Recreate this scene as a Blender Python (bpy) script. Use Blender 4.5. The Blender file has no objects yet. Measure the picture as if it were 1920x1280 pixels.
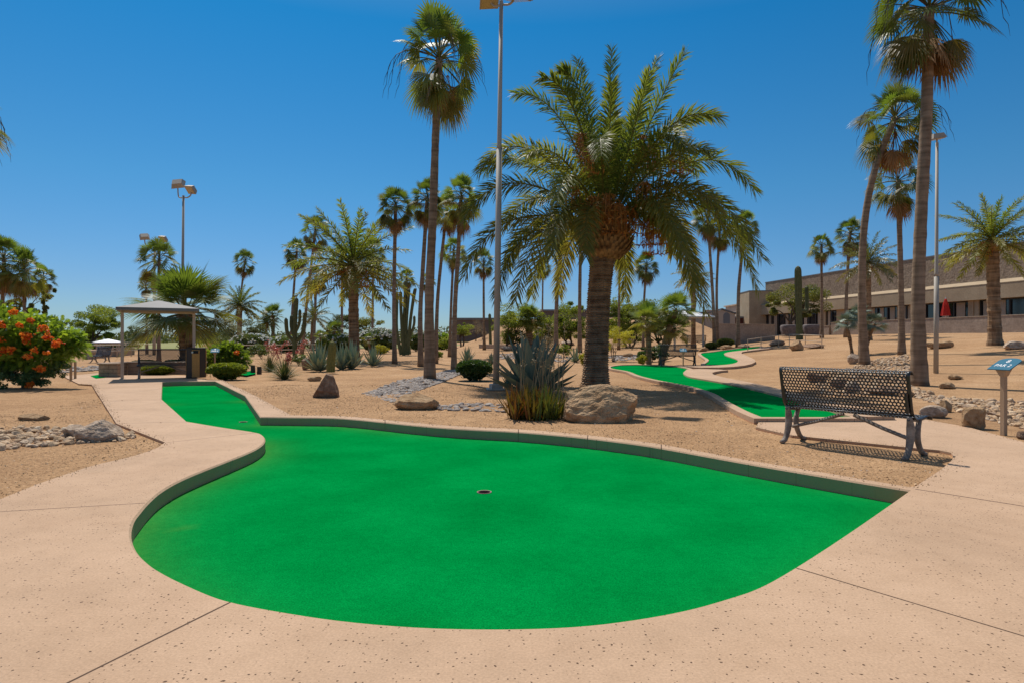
import bpy, math, random
import numpy as np
from mathutils import Vector, Matrix, noise as mnoise
from mathutils.geometry import delaunay_2d_cdt

SC = bpy.context.scene
COL = SC.collection
R = math.radians
rng = np.random.default_rng(7)
random.seed(7)

# ------------------------------------------------------------------ camera model
F, CX, CY, H = 1170.0, 960.0, 638.0, 1.25

def sstep(a, b, x):
    t = min(1.0, max(0.0, (x - a) / (b - a)))
    return t * t * (3 - 2 * t)

def terrain(X, Y):
    z = 1.75 * sstep(6, 34, X) * sstep(6, 16, Y)
    z += 0.5 * sstep(24, 62, Y) * sstep(-14, 0, X) * (1 - 0.8 * sstep(10, 26, X))
    z += 3.4 * sstep(64, 80, Y) * sstep(-7, 1, X) * (1 - sstep(20, 28, X)) * (1 - sstep(110, 140, Y))
    return z

def G(x, y, dz=0.0, far=300.0):
    """ground point seen at pixel (x, y)"""
    ax, ay = (x - CX) / F, (y - CY) / F
    g = lambda Y: H - ay * Y - (terrain(ax * Y, Y) + dz)
    Y, st = 1.0, 0.25
    while Y < far and g(Y) > 0:
        Y += st
        st = 0.25 + Y * 0.01
    lo, hi = Y - st, Y
    if Y >= far:
        return Vector((ax * far, far, terrain(ax * far, far) + dz))
    for _ in range(30):
        m = (lo + hi) / 2
        if g(m) > 0: lo = m
        else: hi = m
    return Vector((ax * hi, hi, terrain(ax * hi, hi) + dz))

def P(x, y, D):
    return Vector(((x - CX) / F * D, D, H - (y - CY) / F * D))

def onground(X, Y, dz=0.0):
    return Vector((X, Y, terrain(X, Y) + dz))

# ------------------------------------------------------------------ mesh builder
class MB:
    def __init__(s):
        s.v = []; s.f = []; s.t = []; s.n = 0
    def add(s, verts, faces, tint=0.5):
        verts = np.asarray(verts, dtype=np.float64).reshape(-1, 3)
        off = s.n
        s.v.append(verts)
        s.t.append(np.full(len(verts), tint) if np.isscalar(tint) else np.asarray(tint, dtype=np.float64))
        for fc in faces:
            s.f.append((np.asarray(fc, dtype=np.int64) + off))
        s.n += len(verts)
    def addarr(s, verts, facearr, tint=0.5):
        verts = np.asarray(verts, dtype=np.float64).reshape(-1, 3)
        s.v.append(verts)
        s.t.append(np.full(len(verts), tint) if np.isscalar(tint) else np.asarray(tint, dtype=np.float64))
        s.f.append(np.asarray(facearr, dtype=np.int64) + s.n)
        s.n += len(verts)
    def box(s, c, size, rz=0.0, tint=0.5, bev=0.0):
        x, y, z = [d / 2 for d in size]
        if bev > 0:
            b = min(bev, x * .9, y * .9, z * .9)
            prof = [(-z, b), (-z + b, 0), (z - b, 0), (z, b)]
            vs = []
            for zz, ins in prof:
                for sx, sy in ((-1, -1), (1, -1), (1, 1), (-1, 1)):
                    vs.append((sx * (x - ins), sy * (y - ins), zz))
            fs = [(0, 3, 2, 1), (12, 13, 14, 15)]
            for k in range(3):
                for i in range(4):
                    j = (i + 1) % 4
                    fs.append((k * 4 + i, k * 4 + j, k * 4 + 4 + j, k * 4 + 4 + i))
        else:
            vs = [(-x, -y, -z), (x, -y, -z), (x, y, -z), (-x, y, -z), (-x, -y, z), (x, -y, z), (x, y, z), (-x, y, z)]
            fs = [(0, 3, 2, 1), (4, 5, 6, 7), (0, 1, 5, 4), (1, 2, 6, 5), (2, 3, 7, 6), (3, 0, 4, 7)]
        ca, sa = math.cos(rz), math.sin(rz)
        vs = [(c[0] + a * ca - b * sa, c[1] + a * sa + b * ca, c[2] + d) for a, b, d in vs]
        s.add(vs, fs, tint)
    def tube(s, pts, rad, sides=8, cap=True, tint=0.5, prof=None):
        pts = np.asarray([tuple(p) for p in pts], float)
        n = len(pts)
        rad = np.full(n, rad) if np.isscalar(rad) else np.asarray(rad, float)
        tan = np.gradient(pts, axis=0)
        tan /= np.linalg.norm(tan, axis=1)[:, None] + 1e-12
        ref = np.array([1.0, 0, 0]) if abs(tan[0][0]) < 0.9 else np.array([0, 1.0, 0])
        vs = []
        ang = np.arange(sides) * 2 * math.pi / sides
        for i in range(n):
            a = ref - tan[i] * ref.dot(tan[i]); a /= np.linalg.norm(a) + 1e-12
            ref = a
            b = np.cross(tan[i], a)
            rr = rad[i] * (np.ones(sides) if prof is None else prof)
            vs.append(pts[i] + (np.cos(ang) * rr)[:, None] * a + (np.sin(ang) * rr)[:, None] * b)
        vs = np.concatenate(vs)
        q = []
        for i in range(n - 1):
            for j in range(sides):
                k = (j + 1) % sides
                q.append((i * sides + j, i * sides + k, (i + 1) * sides + k, (i + 1) * sides + j))
        off = s.n
        s.addarr(vs, q, tint)
        if cap:
            s.f.append(np.arange(sides)[::-1] + off)
            s.f.append(np.arange(sides) + off + (n - 1) * sides)
    def build(s, name, mat, parent=None, smooth=False, loc=None, mats=None):
        me = bpy.data.meshes.new(name)
        V = np.concatenate(s.v) if s.v else np.zeros((0, 3))
        loops, starts, pos = [], [], 0
        for f in s.f:
            if f.ndim == 1:
                starts.append(np.array([pos])); loops.append(f); pos += len(f)
            else:
                k = f.shape[1]
                starts.append(pos + np.arange(len(f)) * k); loops.append(f.ravel()); pos += f.size
        L = np.concatenate(loops).astype(np.int32); S = np.concatenate(starts).astype(np.int32)
        me.vertices.add(len(V)); me.vertices.foreach_set('co', V.astype(np.float32).ravel())
        me.loops.add(len(L)); me.loops.foreach_set('vertex_index', L)
        me.polygons.add(len(S)); me.polygons.foreach_set('loop_start', S)
        me.update(calc_edges=True)
        me.polygons.foreach_set('use_smooth', np.full(len(S), bool(smooth)))
        at = me.attributes.new('tint', 'FLOAT', 'POINT')
        at.data.foreach_set('value', np.concatenate(s.t).astype(np.float32))
        me.materials.append(mat)
        me.validate()
        o = bpy.data.objects.new(name, me)
        COL.objects.link(o)
        if parent: o.parent = parent
        if loc is not None: o.location = loc
        return o

def tag(o, label=None, cat=None, group=None, kind=None):
    if label: o['label'] = label
    if cat: o['category'] = cat
    if group: o['group'] = group
    if kind: o['kind'] = kind
    return o

def empty(name, loc, label, cat, group=None, rz=0.0):
    o = bpy.data.objects.new(name, None)
    COL.objects.link(o)
    o.empty_display_size = 0.2
    o.location = loc; o.rotation_euler = (0, 0, rz)
    return tag(o, label, cat, group)

def inst(src, parent=None, loc=(0, 0, 0), rz=0.0, sc=1.0, name=None):
    o = src.copy()
    if name: o.name = name
    COL.objects.link(o)
    o.parent = parent
    o.location = loc
    o.rotation_euler = (0, 0, rz)
    o.scale = (sc, sc, sc) if np.isscalar(sc) else sc
    for k in ('label', 'category', 'group', 'kind'):
        if k in o.keys(): del o[k]
    return o

def copy_tree(o, parent=None):
    c = o.copy(); COL.objects.link(c); c.parent = parent
    for ch in list(o.children): copy_tree(ch, c)
    return c

class Proto:
    """mesh kept as data until its first use"""
    def __init__(s, mb, name, mat, smooth=False):
        o = mb.build(name, mat, smooth=smooth)
        s.me = o.data; s.name = name
        bpy.data.objects.remove(o)
    def put(s, parent=None, loc=(0, 0, 0), rz=0.0, sc=1.0, name=None):
        o = bpy.data.objects.new(name or s.name, s.me)
        COL.objects.link(o); o.parent = parent
        o.location = loc; o.rotation_euler = (0, 0, rz) if np.isscalar(rz) else rz
        o.scale = (sc, sc, sc) if np.isscalar(sc) else sc
        return o

# ------------------------------------------------------------------ materials
def new_mat(name):
    m = bpy.data.materials.new(name); m.use_nodes = True
    nt = m.node_tree
    return m, nt, nt.nodes['Principled BSDF']

def N(nt, t, **kw):
    n = nt.nodes.new(t)
    for k, v in kw.items():
        if k.startswith('i_'): n.inputs[k[2:].replace('_', ' ')].default_value = v
        else: setattr(n, k, v)
    return n

def ramp(nt, fac, stops):
    r = nt.nodes.new('ShaderNodeValToRGB')
    while len(r.color_ramp.elements) < len(stops): r.color_ramp.elements.new(0.5)
    for e, (p, c) in zip(r.color_ramp.elements, stops):
        e.position = p; e.color = (*c, 1) if len(c) == 3 else c
    nt.links.new(fac, r.inputs[0])
    return r

def mix(nt, fac, a, b, mode='MIX'):
    m = nt.nodes.new('ShaderNodeMix'); m.data_type = 'RGBA'; m.blend_type = mode
    if isinstance(fac, float): m.inputs[0].default_value = fac
    else: nt.links.new(fac, m.inputs[0])
    for sock, v in ((m.inputs[6], a), (m.inputs[7], b)):
        if isinstance(v, tuple): sock.default_value = (*v, 1) if len(v) == 3 else v
        else: nt.links.new(v, sock)
    return m.outputs[2]

def math_n(nt, op, a, b=None, c=None, clamp=False):
    m = nt.nodes.new('ShaderNodeMath'); m.operation = op; m.use_clamp = clamp
    for i, v in enumerate((a, b, c)):
        if v is None: continue
        if isinstance(v, (int, float)): m.inputs[i].default_value = v
        else: nt.links.new(v, m.inputs[i])
    return m.outputs[0]

def noise_mat(name, stops, scale=4.0, detail=6.0, rough=0.8, bump=0.0, bscale=None, bdist=0.02, spec=0.3,
              stretch=(1, 1, 1), coords='Object', fine=0.0, fscale=60.0, metallic=0.0):
    m, nt, b = new_mat(name)
    tc = N(nt, 'ShaderNodeTexCoord'); mp = N(nt, 'ShaderNodeMapping')
    mp.inputs['Scale'].default_value = stretch
    nt.links.new(tc.outputs[coords], mp.inputs[0])
    nz = N(nt, 'ShaderNodeTexNoise', i_Scale=scale, i_Detail=detail, i_Roughness=0.62)
    nt.links.new(mp.outputs[0], nz.inputs['Vector'])
    r = ramp(nt, nz.outputs['Fac'], stops)
    col = r.outputs[0]
    if fine > 0:
        n2 = N(nt, 'ShaderNodeTexNoise', i_Scale=fscale, i_Detail=3.0)
        nt.links.new(mp.outputs[0], n2.inputs['Vector'])
        r2 = ramp(nt, n2.outputs['Fac'], [(0.3, (1 - fine,) * 3), (0.7, (1 + fine,) * 3)])
        col = mix(nt, 1.0, col, r2.outputs[0], 'MULTIPLY')
    nt.links.new(col, b.inputs['Base Color'])
    b.inputs['Roughness'].default_value = rough
    b.inputs['Specular IOR Level'].default_value = spec
    b.inputs['Metallic'].default_value = metallic
    if bump > 0:
        n3 = N(nt, 'ShaderNodeTexNoise', i_Scale=bscale or scale * 3, i_Detail=5.0)
        nt.links.new(mp.outputs[0], n3.inputs['Vector'])
        bp = N(nt, 'ShaderNodeBump'); bp.inputs['Strength'].default_value = bump; bp.inputs['Distance'].default_value = bdist
        nt.links.new(n3.outputs['Fac'], bp.inputs['Height'])
        nt.links.new(bp.outputs[0], b.inputs['Normal'])
    return m

def leaf_mat(name, stops, rough=0.45, trans=0.3, tcol=None, spec=0.45, var=0.25):
    """foliage: per-leaf tint picks the leaf colour, light passes through the blade"""
    m, nt, b = new_mat(name)
    at = N(nt, 'ShaderNodeAttribute', attribute_name='tint')
    oi = N(nt, 'ShaderNodeObjectInfo')
    r = ramp(nt, at.outputs['Fac'], stops)
    rv = ramp(nt, oi.outputs['Random'], [(0.0, (1 - var,) * 3), (1.0, (1 + var * .6, 1 + var * .6, 1 + var * .4))])
    col = mix(nt, 1.0, r.outputs[0], rv.outputs[0], 'MULTIPLY')
    nt.links.new(col, b.inputs['Base Color'])
    b.inputs['Roughness'].default_value = rough
    b.inputs['Specular IOR Level'].default_value = spec
    tl = N(nt, 'ShaderNodeBsdfTranslucent')
    tcl = mix(nt, 1.0, col, tcol or (1.7, 1.5, 0.7), 'MULTIPLY')
    nt.links.new(tcl, tl.inputs['Color'])
    ms = N(nt, 'ShaderNodeMixShader'); ms.inputs[0].default_value = trans
    nt.links.new(b.outputs[0], ms.inputs[1]); nt.links.new(tl.outputs[0], ms.inputs[2])
    nt.links.new(ms.outputs[0], nt.nodes['Material Output'].inputs['Surface'])
    return m

def plain_mat(name, col, rough=0.5, metallic=0.0, spec=0.4, var=0.08, scale=9.0):
    a = tuple(max(0, c * (1 - var)) for c in col); c2 = tuple(c * (1 + var) for c in col)
    return noise_mat(name, [(0.3, a), (0.7, c2)], scale=scale, rough=rough, spec=spec, metallic=metallic)

M = {}
M['fan'] = leaf_mat('fan_leaf_green', [(0.0, (0.30, 0.21, 0.075)), (0.3, (0.17, 0.17, 0.035)), (0.7, (0.105, 0.155, 0.03)), (1.0, (0.12, 0.20, 0.033))], rough=0.48, trans=0.38, spec=.4)
M['skirt'] = leaf_mat('dry_palm_leaf', [(0.0, (0.17, 0.085, 0.035)), (0.5, (0.32, 0.18, 0.08)), (1.0, (0.42, 0.28, 0.14))], rough=0.75, trans=0.22, tcol=(1.3, 1.1, .8), spec=.2)
M['date'] = leaf_mat('date_leaf_green', [(0.0, (0.24, 0.205, 0.05)), (0.5, (0.16, 0.19, 0.044)), (1.0, (0.115, 0.185, 0.036))], rough=0.47, trans=0.45, spec=.28)
M['datepale'] = leaf_mat('date_leaf_grey_green', [(0.0, (0.25, 0.21, 0.08)), (0.5, (0.17, 0.19, 0.07)), (1.0, (0.125, 0.175, 0.06))], rough=0.42, trans=0.28)
M['rachis'] = plain_mat('frond_stem', (0.17, 0.17, 0.055), 0.45)
M['fruit'] = leaf_mat('date_fruit_strands', [(0.0, (0.36, 0.12, 0.02)), (0.6, (0.5, 0.2, 0.035)), (1.0, (0.58, 0.3, 0.07))], rough=0.6, trans=0.15, tcol=(1.2, 1, .6))
M['stalk'] = plain_mat('dry_flower_stalk', (0.06, 0.045, 0.035), 0.7)
M['agave'] = leaf_mat('agave_leaf', [(0.0, (0.29, 0.30, 0.2)), (0.4, (0.165, 0.22, 0.165)), (1.0, (0.2, 0.265, 0.21))], rough=0.55, trans=0.05, spec=.3)
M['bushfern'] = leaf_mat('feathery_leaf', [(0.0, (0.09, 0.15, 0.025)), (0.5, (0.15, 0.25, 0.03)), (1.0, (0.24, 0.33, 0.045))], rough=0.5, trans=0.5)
M['lowleaf'] = leaf_mat('oval_leaf_green', [(0.0, (0.05, 0.09, 0.03)), (0.5, (0.09, 0.15, 0.05)), (1.0, (0.14, 0.21, 0.07))], rough=0.42, trans=0.2)
M['flower'] = leaf_mat('orange_petal', [(0.0, (0.75, 0.09, 0.015)), (0.5, (0.9, 0.25, 0.02)), (1.0, (0.95, 0.45, 0.05))], rough=0.5, trans=0.3, tcol=(1.1, 1, 1), var=.1)
M['whiteflower'] = leaf_mat('white_petal', [(0.0, (0.62, 0.62, 0.55)), (1.0, (0.8, 0.8, 0.74))], rough=0.5, trans=0.25, tcol=(1, 1, 1), var=.05)
M['pinkflower'] = leaf_mat('coral_bloom', [(0.0, (0.45, 0.10, 0.08)), (1.0, (0.6, 0.22, 0.16))], rough=0.5, trans=0.25, tcol=(1, 1, 1), var=.1)
M['hedge'] = leaf_mat('clipped_leaf', [(0.0, (0.10, 0.155, 0.018)), (0.5, (0.2, 0.265, 0.027)), (1.0, (0.31, 0.36, 0.045))], rough=0.5, trans=0.45)
M['hedgedark'] = leaf_mat('clipped_leaf_dark', [(0.0, (0.02, 0.05, 0.012)), (0.5, (0.042, 0.095, 0.018)), (1.0, (0.08, 0.145, 0.025))], rough=0.45, trans=0.3)
M['tree'] = leaf_mat('tree_leaf', [(0.0, (0.09, 0.11, 0.03)), (0.5, (0.15, 0.175, 0.042)), (1.0, (0.23, 0.245, 0.06))], rough=0.6, trans=0.42)
M['treebright'] = leaf_mat('feathery_tree_leaf', [(0.0, (0.10, 0.14, 0.025)), (0.5, (0.16, 0.215, 0.033)), (1.0, (0.24, 0.29, 0.05))], rough=0.6, trans=0.5)
M['yellowbush'] = leaf_mat('yellow_green_leaf', [(0.0, (0.24, 0.24, 0.025)), (0.5, (0.36, 0.36, 0.035)), (1.0, (0.46, 0.44, 0.06))], rough=0.6, trans=0.35)
M['oleander'] = leaf_mat('oleander_leaf', [(0.0, (0.07, 0.11, 0.03)), (0.5, (0.12, 0.17, 0.045)), (1.0, (0.2, 0.25, 0.08))], rough=0.5, trans=0.25)
M['farleaf'] = leaf_mat('far_tree_leaf', [(0.0, (0.09, 0.12, 0.05)), (0.5, (0.125, 0.155, 0.06)), (1.0, (0.18, 0.2, 0.08))], rough=0.7, trans=0.25)
M['aloe'] = leaf_mat('aloe_blade', [(0.0, (0.24, 0.085, 0.018)), (0.4, (0.2, 0.14, 0.02)), (0.75, (0.13, 0.15, 0.025)), (1.0, (0.085, 0.135, 0.03))], rough=0.45, trans=0.18)
M['yucca'] = leaf_mat('yucca_blade', [(0.0, (0.2, 0.15, 0.07)), (0.35, (0.07, 0.10, 0.03)), (1.0, (0.10, 0.14, 0.05))], rough=0.5, trans=0.15)
M['dryblade'] = leaf_mat('dry_stem', [(0.0, (0.25, 0.18, 0.09)), (1.0, (0.42, 0.33, 0.19))], rough=0.7, trans=0.15, tcol=(1.1, 1, .8))
M['bark'] = noise_mat('tree_bark', [(0.3, (0.05, 0.035, 0.025)), (0.7, (0.14, 0.10, 0.07))], scale=6, rough=0.9, bump=0.5)

def trunk_mat(name, dark, light, band, strength=0.6, bscale=1.0):
    m, nt, b = new_mat(name)
    tc = N(nt, 'ShaderNodeTexCoord'); sep = N(nt, 'ShaderNodeSeparateXYZ')
    nt.links.new(tc.outputs['Object'], sep.inputs[0])
    nz = N(nt, 'ShaderNodeTexNoise', i_Scale=5.0, i_Detail=6.0)
    mp = N(nt, 'ShaderNodeMapping'); mp.inputs['Scale'].default_value = (1, 1, 0.35)
    nt.links.new(tc.outputs['Object'], mp.inputs[0]); nt.links.new(mp.outputs[0], nz.inputs['Vector'])
    nb = N(nt, 'ShaderNodeTexNoise', i_Scale=1.0, i_Detail=4.0)
    mp2 = N(nt, 'ShaderNodeMapping'); mp2.inputs['Scale'].default_value = (1.2, 1.2, band)
    nt.links.new(tc.outputs['Object'], mp2.inputs[0]); nt.links.new(mp2.outputs[0], nb.inputs['Vector'])
    f = math_n(nt, 'ADD', math_n(nt, 'MULTIPLY', nz.outputs['Fac'], 0.45), math_n(nt, 'MULTIPLY', nb.outputs['Fac'], 0.55))
    r = ramp(nt, f, [(0.36, dark), (0.62, light)])
    nt.links.new(r.outputs[0], b.inputs['Base Color'])
    b.inputs['Roughness'].default_value = 0.9; b.inputs['Specular IOR Level'].default_value = 0.15
    bp = N(nt, 'ShaderNodeBump'); bp.inputs['Strength'].default_value = strength; bp.inputs['Distance'].default_value = 0.03 * bscale
    nt.links.new(f, bp.inputs['Height']); nt.links.new(bp.outputs[0], b.inputs['Normal'])
    return m
M['fantrunk'] = trunk_mat('fan_palm_bark', (0.14, 0.095, 0.062), (0.32, 0.232, 0.16), 11.0)
M['datetrunk'] = trunk_mat('date_palm_bark', (0.10, 0.06, 0.035), (0.37, 0.24, 0.14), 14.0, 0.8)
M['boots'] = trunk_mat('palm_boots', (0.13, 0.065, 0.028), (0.42, 0.25, 0.11), 8.0, 0.8)
M['cactus'] = noise_mat('cactus_skin', [(0.3, (0.075, 0.085, 0.035)), (0.7, (0.13, 0.14, 0.06))], scale=5, rough=0.7, bump=.2)
M['cactusspine'] = noise_mat('spiny_cactus_skin', [(0.3, (0.13, 0.13, 0.03)), (0.7, (0.25, 0.23, 0.07))], scale=14, rough=0.75, bump=.5, bscale=60)

M['granite'] = noise_mat('boulder_granite', [(0.26, (0.20, 0.11, 0.055)), (0.42, (0.36, 0.22, 0.115)), (0.6, (0.47, 0.315, 0.18)), (0.8, (0.56, 0.43, 0.29))],
                         scale=2.6, rough=0.92, bump=0.9, bscale=14, bdist=0.03, spec=.15, fine=.28, fscale=45)
M['granitedark'] = noise_mat('boulder_brown', [(0.3, (0.15, 0.09, 0.058)), (0.5, (0.27, 0.165, 0.105)), (0.66, (0.37, 0.26, 0.18)), (0.78, (0.52, 0.45, 0.36))],
                         scale=3.2, rough=0.92, bump=0.9, bscale=14, bdist=0.03, spec=.15, fine=.25, fscale=45)
M['greyrock'] = noise_mat('boulder_grey', [(0.3, (0.24, 0.17, 0.12)), (0.5, (0.43, 0.32, 0.23)), (0.7, (0.62, 0.50, 0.385))],
                         scale=3.0, rough=0.92, bump=0.9, bscale=16, bdist=0.02, spec=.15, fine=.22, fscale=45)

def stone_mat(name, stops):
    m, nt, b = new_mat(name)
    oi = N(nt, 'ShaderNodeObjectInfo'); at = N(nt, 'ShaderNodeAttribute', attribute_name='tint')
    f = math_n(nt, 'FRACT', math_n(nt, 'ADD', oi.outputs['Random'], at.outputs['Fac']))
    r = ramp(nt, f, stops)
    tc = N(nt, 'ShaderNodeTexCoord')
    nz = N(nt, 'ShaderNodeTexNoise', i_Scale=7.0, i_Detail=6.0)
    nt.links.new(tc.outputs['Object'], nz.inputs['Vector'])
    r2 = ramp(nt, nz.outputs['Fac'], [(0.3, (0.62, 0.6, 0.58)), (0.7, (1.25, 1.25, 1.25))])
    nt.links.new(mix(nt, 1.0, r.outputs[0], r2.outputs[0], 'MULTIPLY'), b.inputs['Base Color'])
    b.inputs['Roughness'].default_value = 0.85; b.inputs['Specular IOR Level'].default_value = 0.2
    bp = N(nt, 'ShaderNodeBump'); bp.inputs['Strength'].default_value = 0.5; bp.inputs['Distance'].default_value = 0.02
    nt.links.new(nz.outputs['Fac'], bp.inputs['Height']); nt.links.new(bp.outputs[0], b.inputs['Normal'])
    return m
M['stone'] = stone_mat('river_stone_tan', [(0.0, (0.52, 0.36, 0.215)), (0.3, (0.42, 0.28, 0.165)), (0.55, (0.62, 0.46, 0.30)), (0.8, (0.34, 0.225, 0.15)), (1.0, (0.58, 0.47, 0.34))])
M['stonegrey'] = stone_mat('river_stone_grey', [(0.0, (0.36, 0.31, 0.27)), (0.3, (0.22, 0.19, 0.175)), (0.55, (0.42, 0.37, 0.32)), (0.8, (0.28, 0.22, 0.18)), (1.0, (0.35, 0.34, 0.33))])
M['grit'] = stone_mat('decomposed_granite_grit', [(0.0, (0.45, 0.28, 0.14)), (0.4, (0.37, 0.22, 0.11)), (0.7, (0.56, 0.38, 0.22)), (0.93, (0.24, 0.14, 0.075)), (1.0, (0.66, 0.56, 0.46))])

# ground
def ground_material():
    m, nt, b = new_mat('decomposed_granite')
    tc = N(nt, 'ShaderNodeTexCoord')
    n1 = N(nt, 'ShaderNodeTexNoise', i_Scale=0.35, i_Detail=7.0, i_Roughness=0.6)
    n2 = N(nt, 'ShaderNodeTexNoise', i_Scale=38.0, i_Detail=5.0, i_Roughness=0.75)
    n3 = N(nt, 'ShaderNodeTexNoise', i_Scale=3.0, i_Detail=6.0, i_Roughness=0.7)
    vo = N(nt, 'ShaderNodeTexVoronoi', i_Scale=55.0)
    for n in (n1, n2, n3, vo): nt.links.new(tc.outputs['Object'], n.inputs['Vector'])
    r1 = ramp(nt, n1.outputs['Fac'], [(0.3, (0.335, 0.198, 0.103)), (0.55, (0.41, 0.25, 0.132)), (0.75, (0.49, 0.32, 0.185))])
    r2 = ramp(nt, n2.outputs['Fac'], [(0.28, (0.36, 0.31, 0.27)), (0.5, (0.98, 0.98, 0.98)), (0.72, (1.5, 1.52, 1.56))])
    r3 = ramp(nt, n3.outputs['Fac'], [(0.3, (0.82, 0.8, 0.78)), (0.7, (1.12, 1.12, 1.1))])
    c = mix(nt, 1.0, r1.outputs[0], r2.outputs[0], 'MULTIPLY')
    c = mix(nt, 1.0, c, r3.outputs[0], 'MULTIPLY')
    rv = ramp(nt, vo.outputs['Color'], [(0.08, (0.45, 0.38, 0.33)), (0.14, (1, 1, 1)), (0.9, (1, 1, 1)), (0.96, (1.45, 1.5, 1.55))])
    c = mix(nt, 1.0, c, rv.outputs[0], 'MULTIPLY')
    nt.links.new(c, b.inputs['Base Color'])
    b.inputs['Roughness'].default_value = 0.95; b.inputs['Specular IOR Level'].default_value = 0.1
    hh = math_n(nt, 'ADD', n2.outputs['Fac'], math_n(nt, 'MULTIPLY', n3.outputs['Fac'], 2.0))
    bp = N(nt, 'ShaderNodeBump'); bp.inputs['Strength'].default_value = 0.8; bp.inputs['Distance'].default_value = 0.02
    nt.links.new(hh, bp.inputs['Height']); nt.links.new(bp.outputs[0], b.inputs['Normal'])
    return m
M['sand'] = ground_material()
M['golf'] = noise_mat('golf_grass', [(0.3, (0.15, 0.16, 0.04)), (0.5, (0.20, 0.20, 0.055)), (0.7, (0.34, 0.28, 0.11))], scale=0.05, rough=.9, fine=.15, fscale=1.5)

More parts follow.
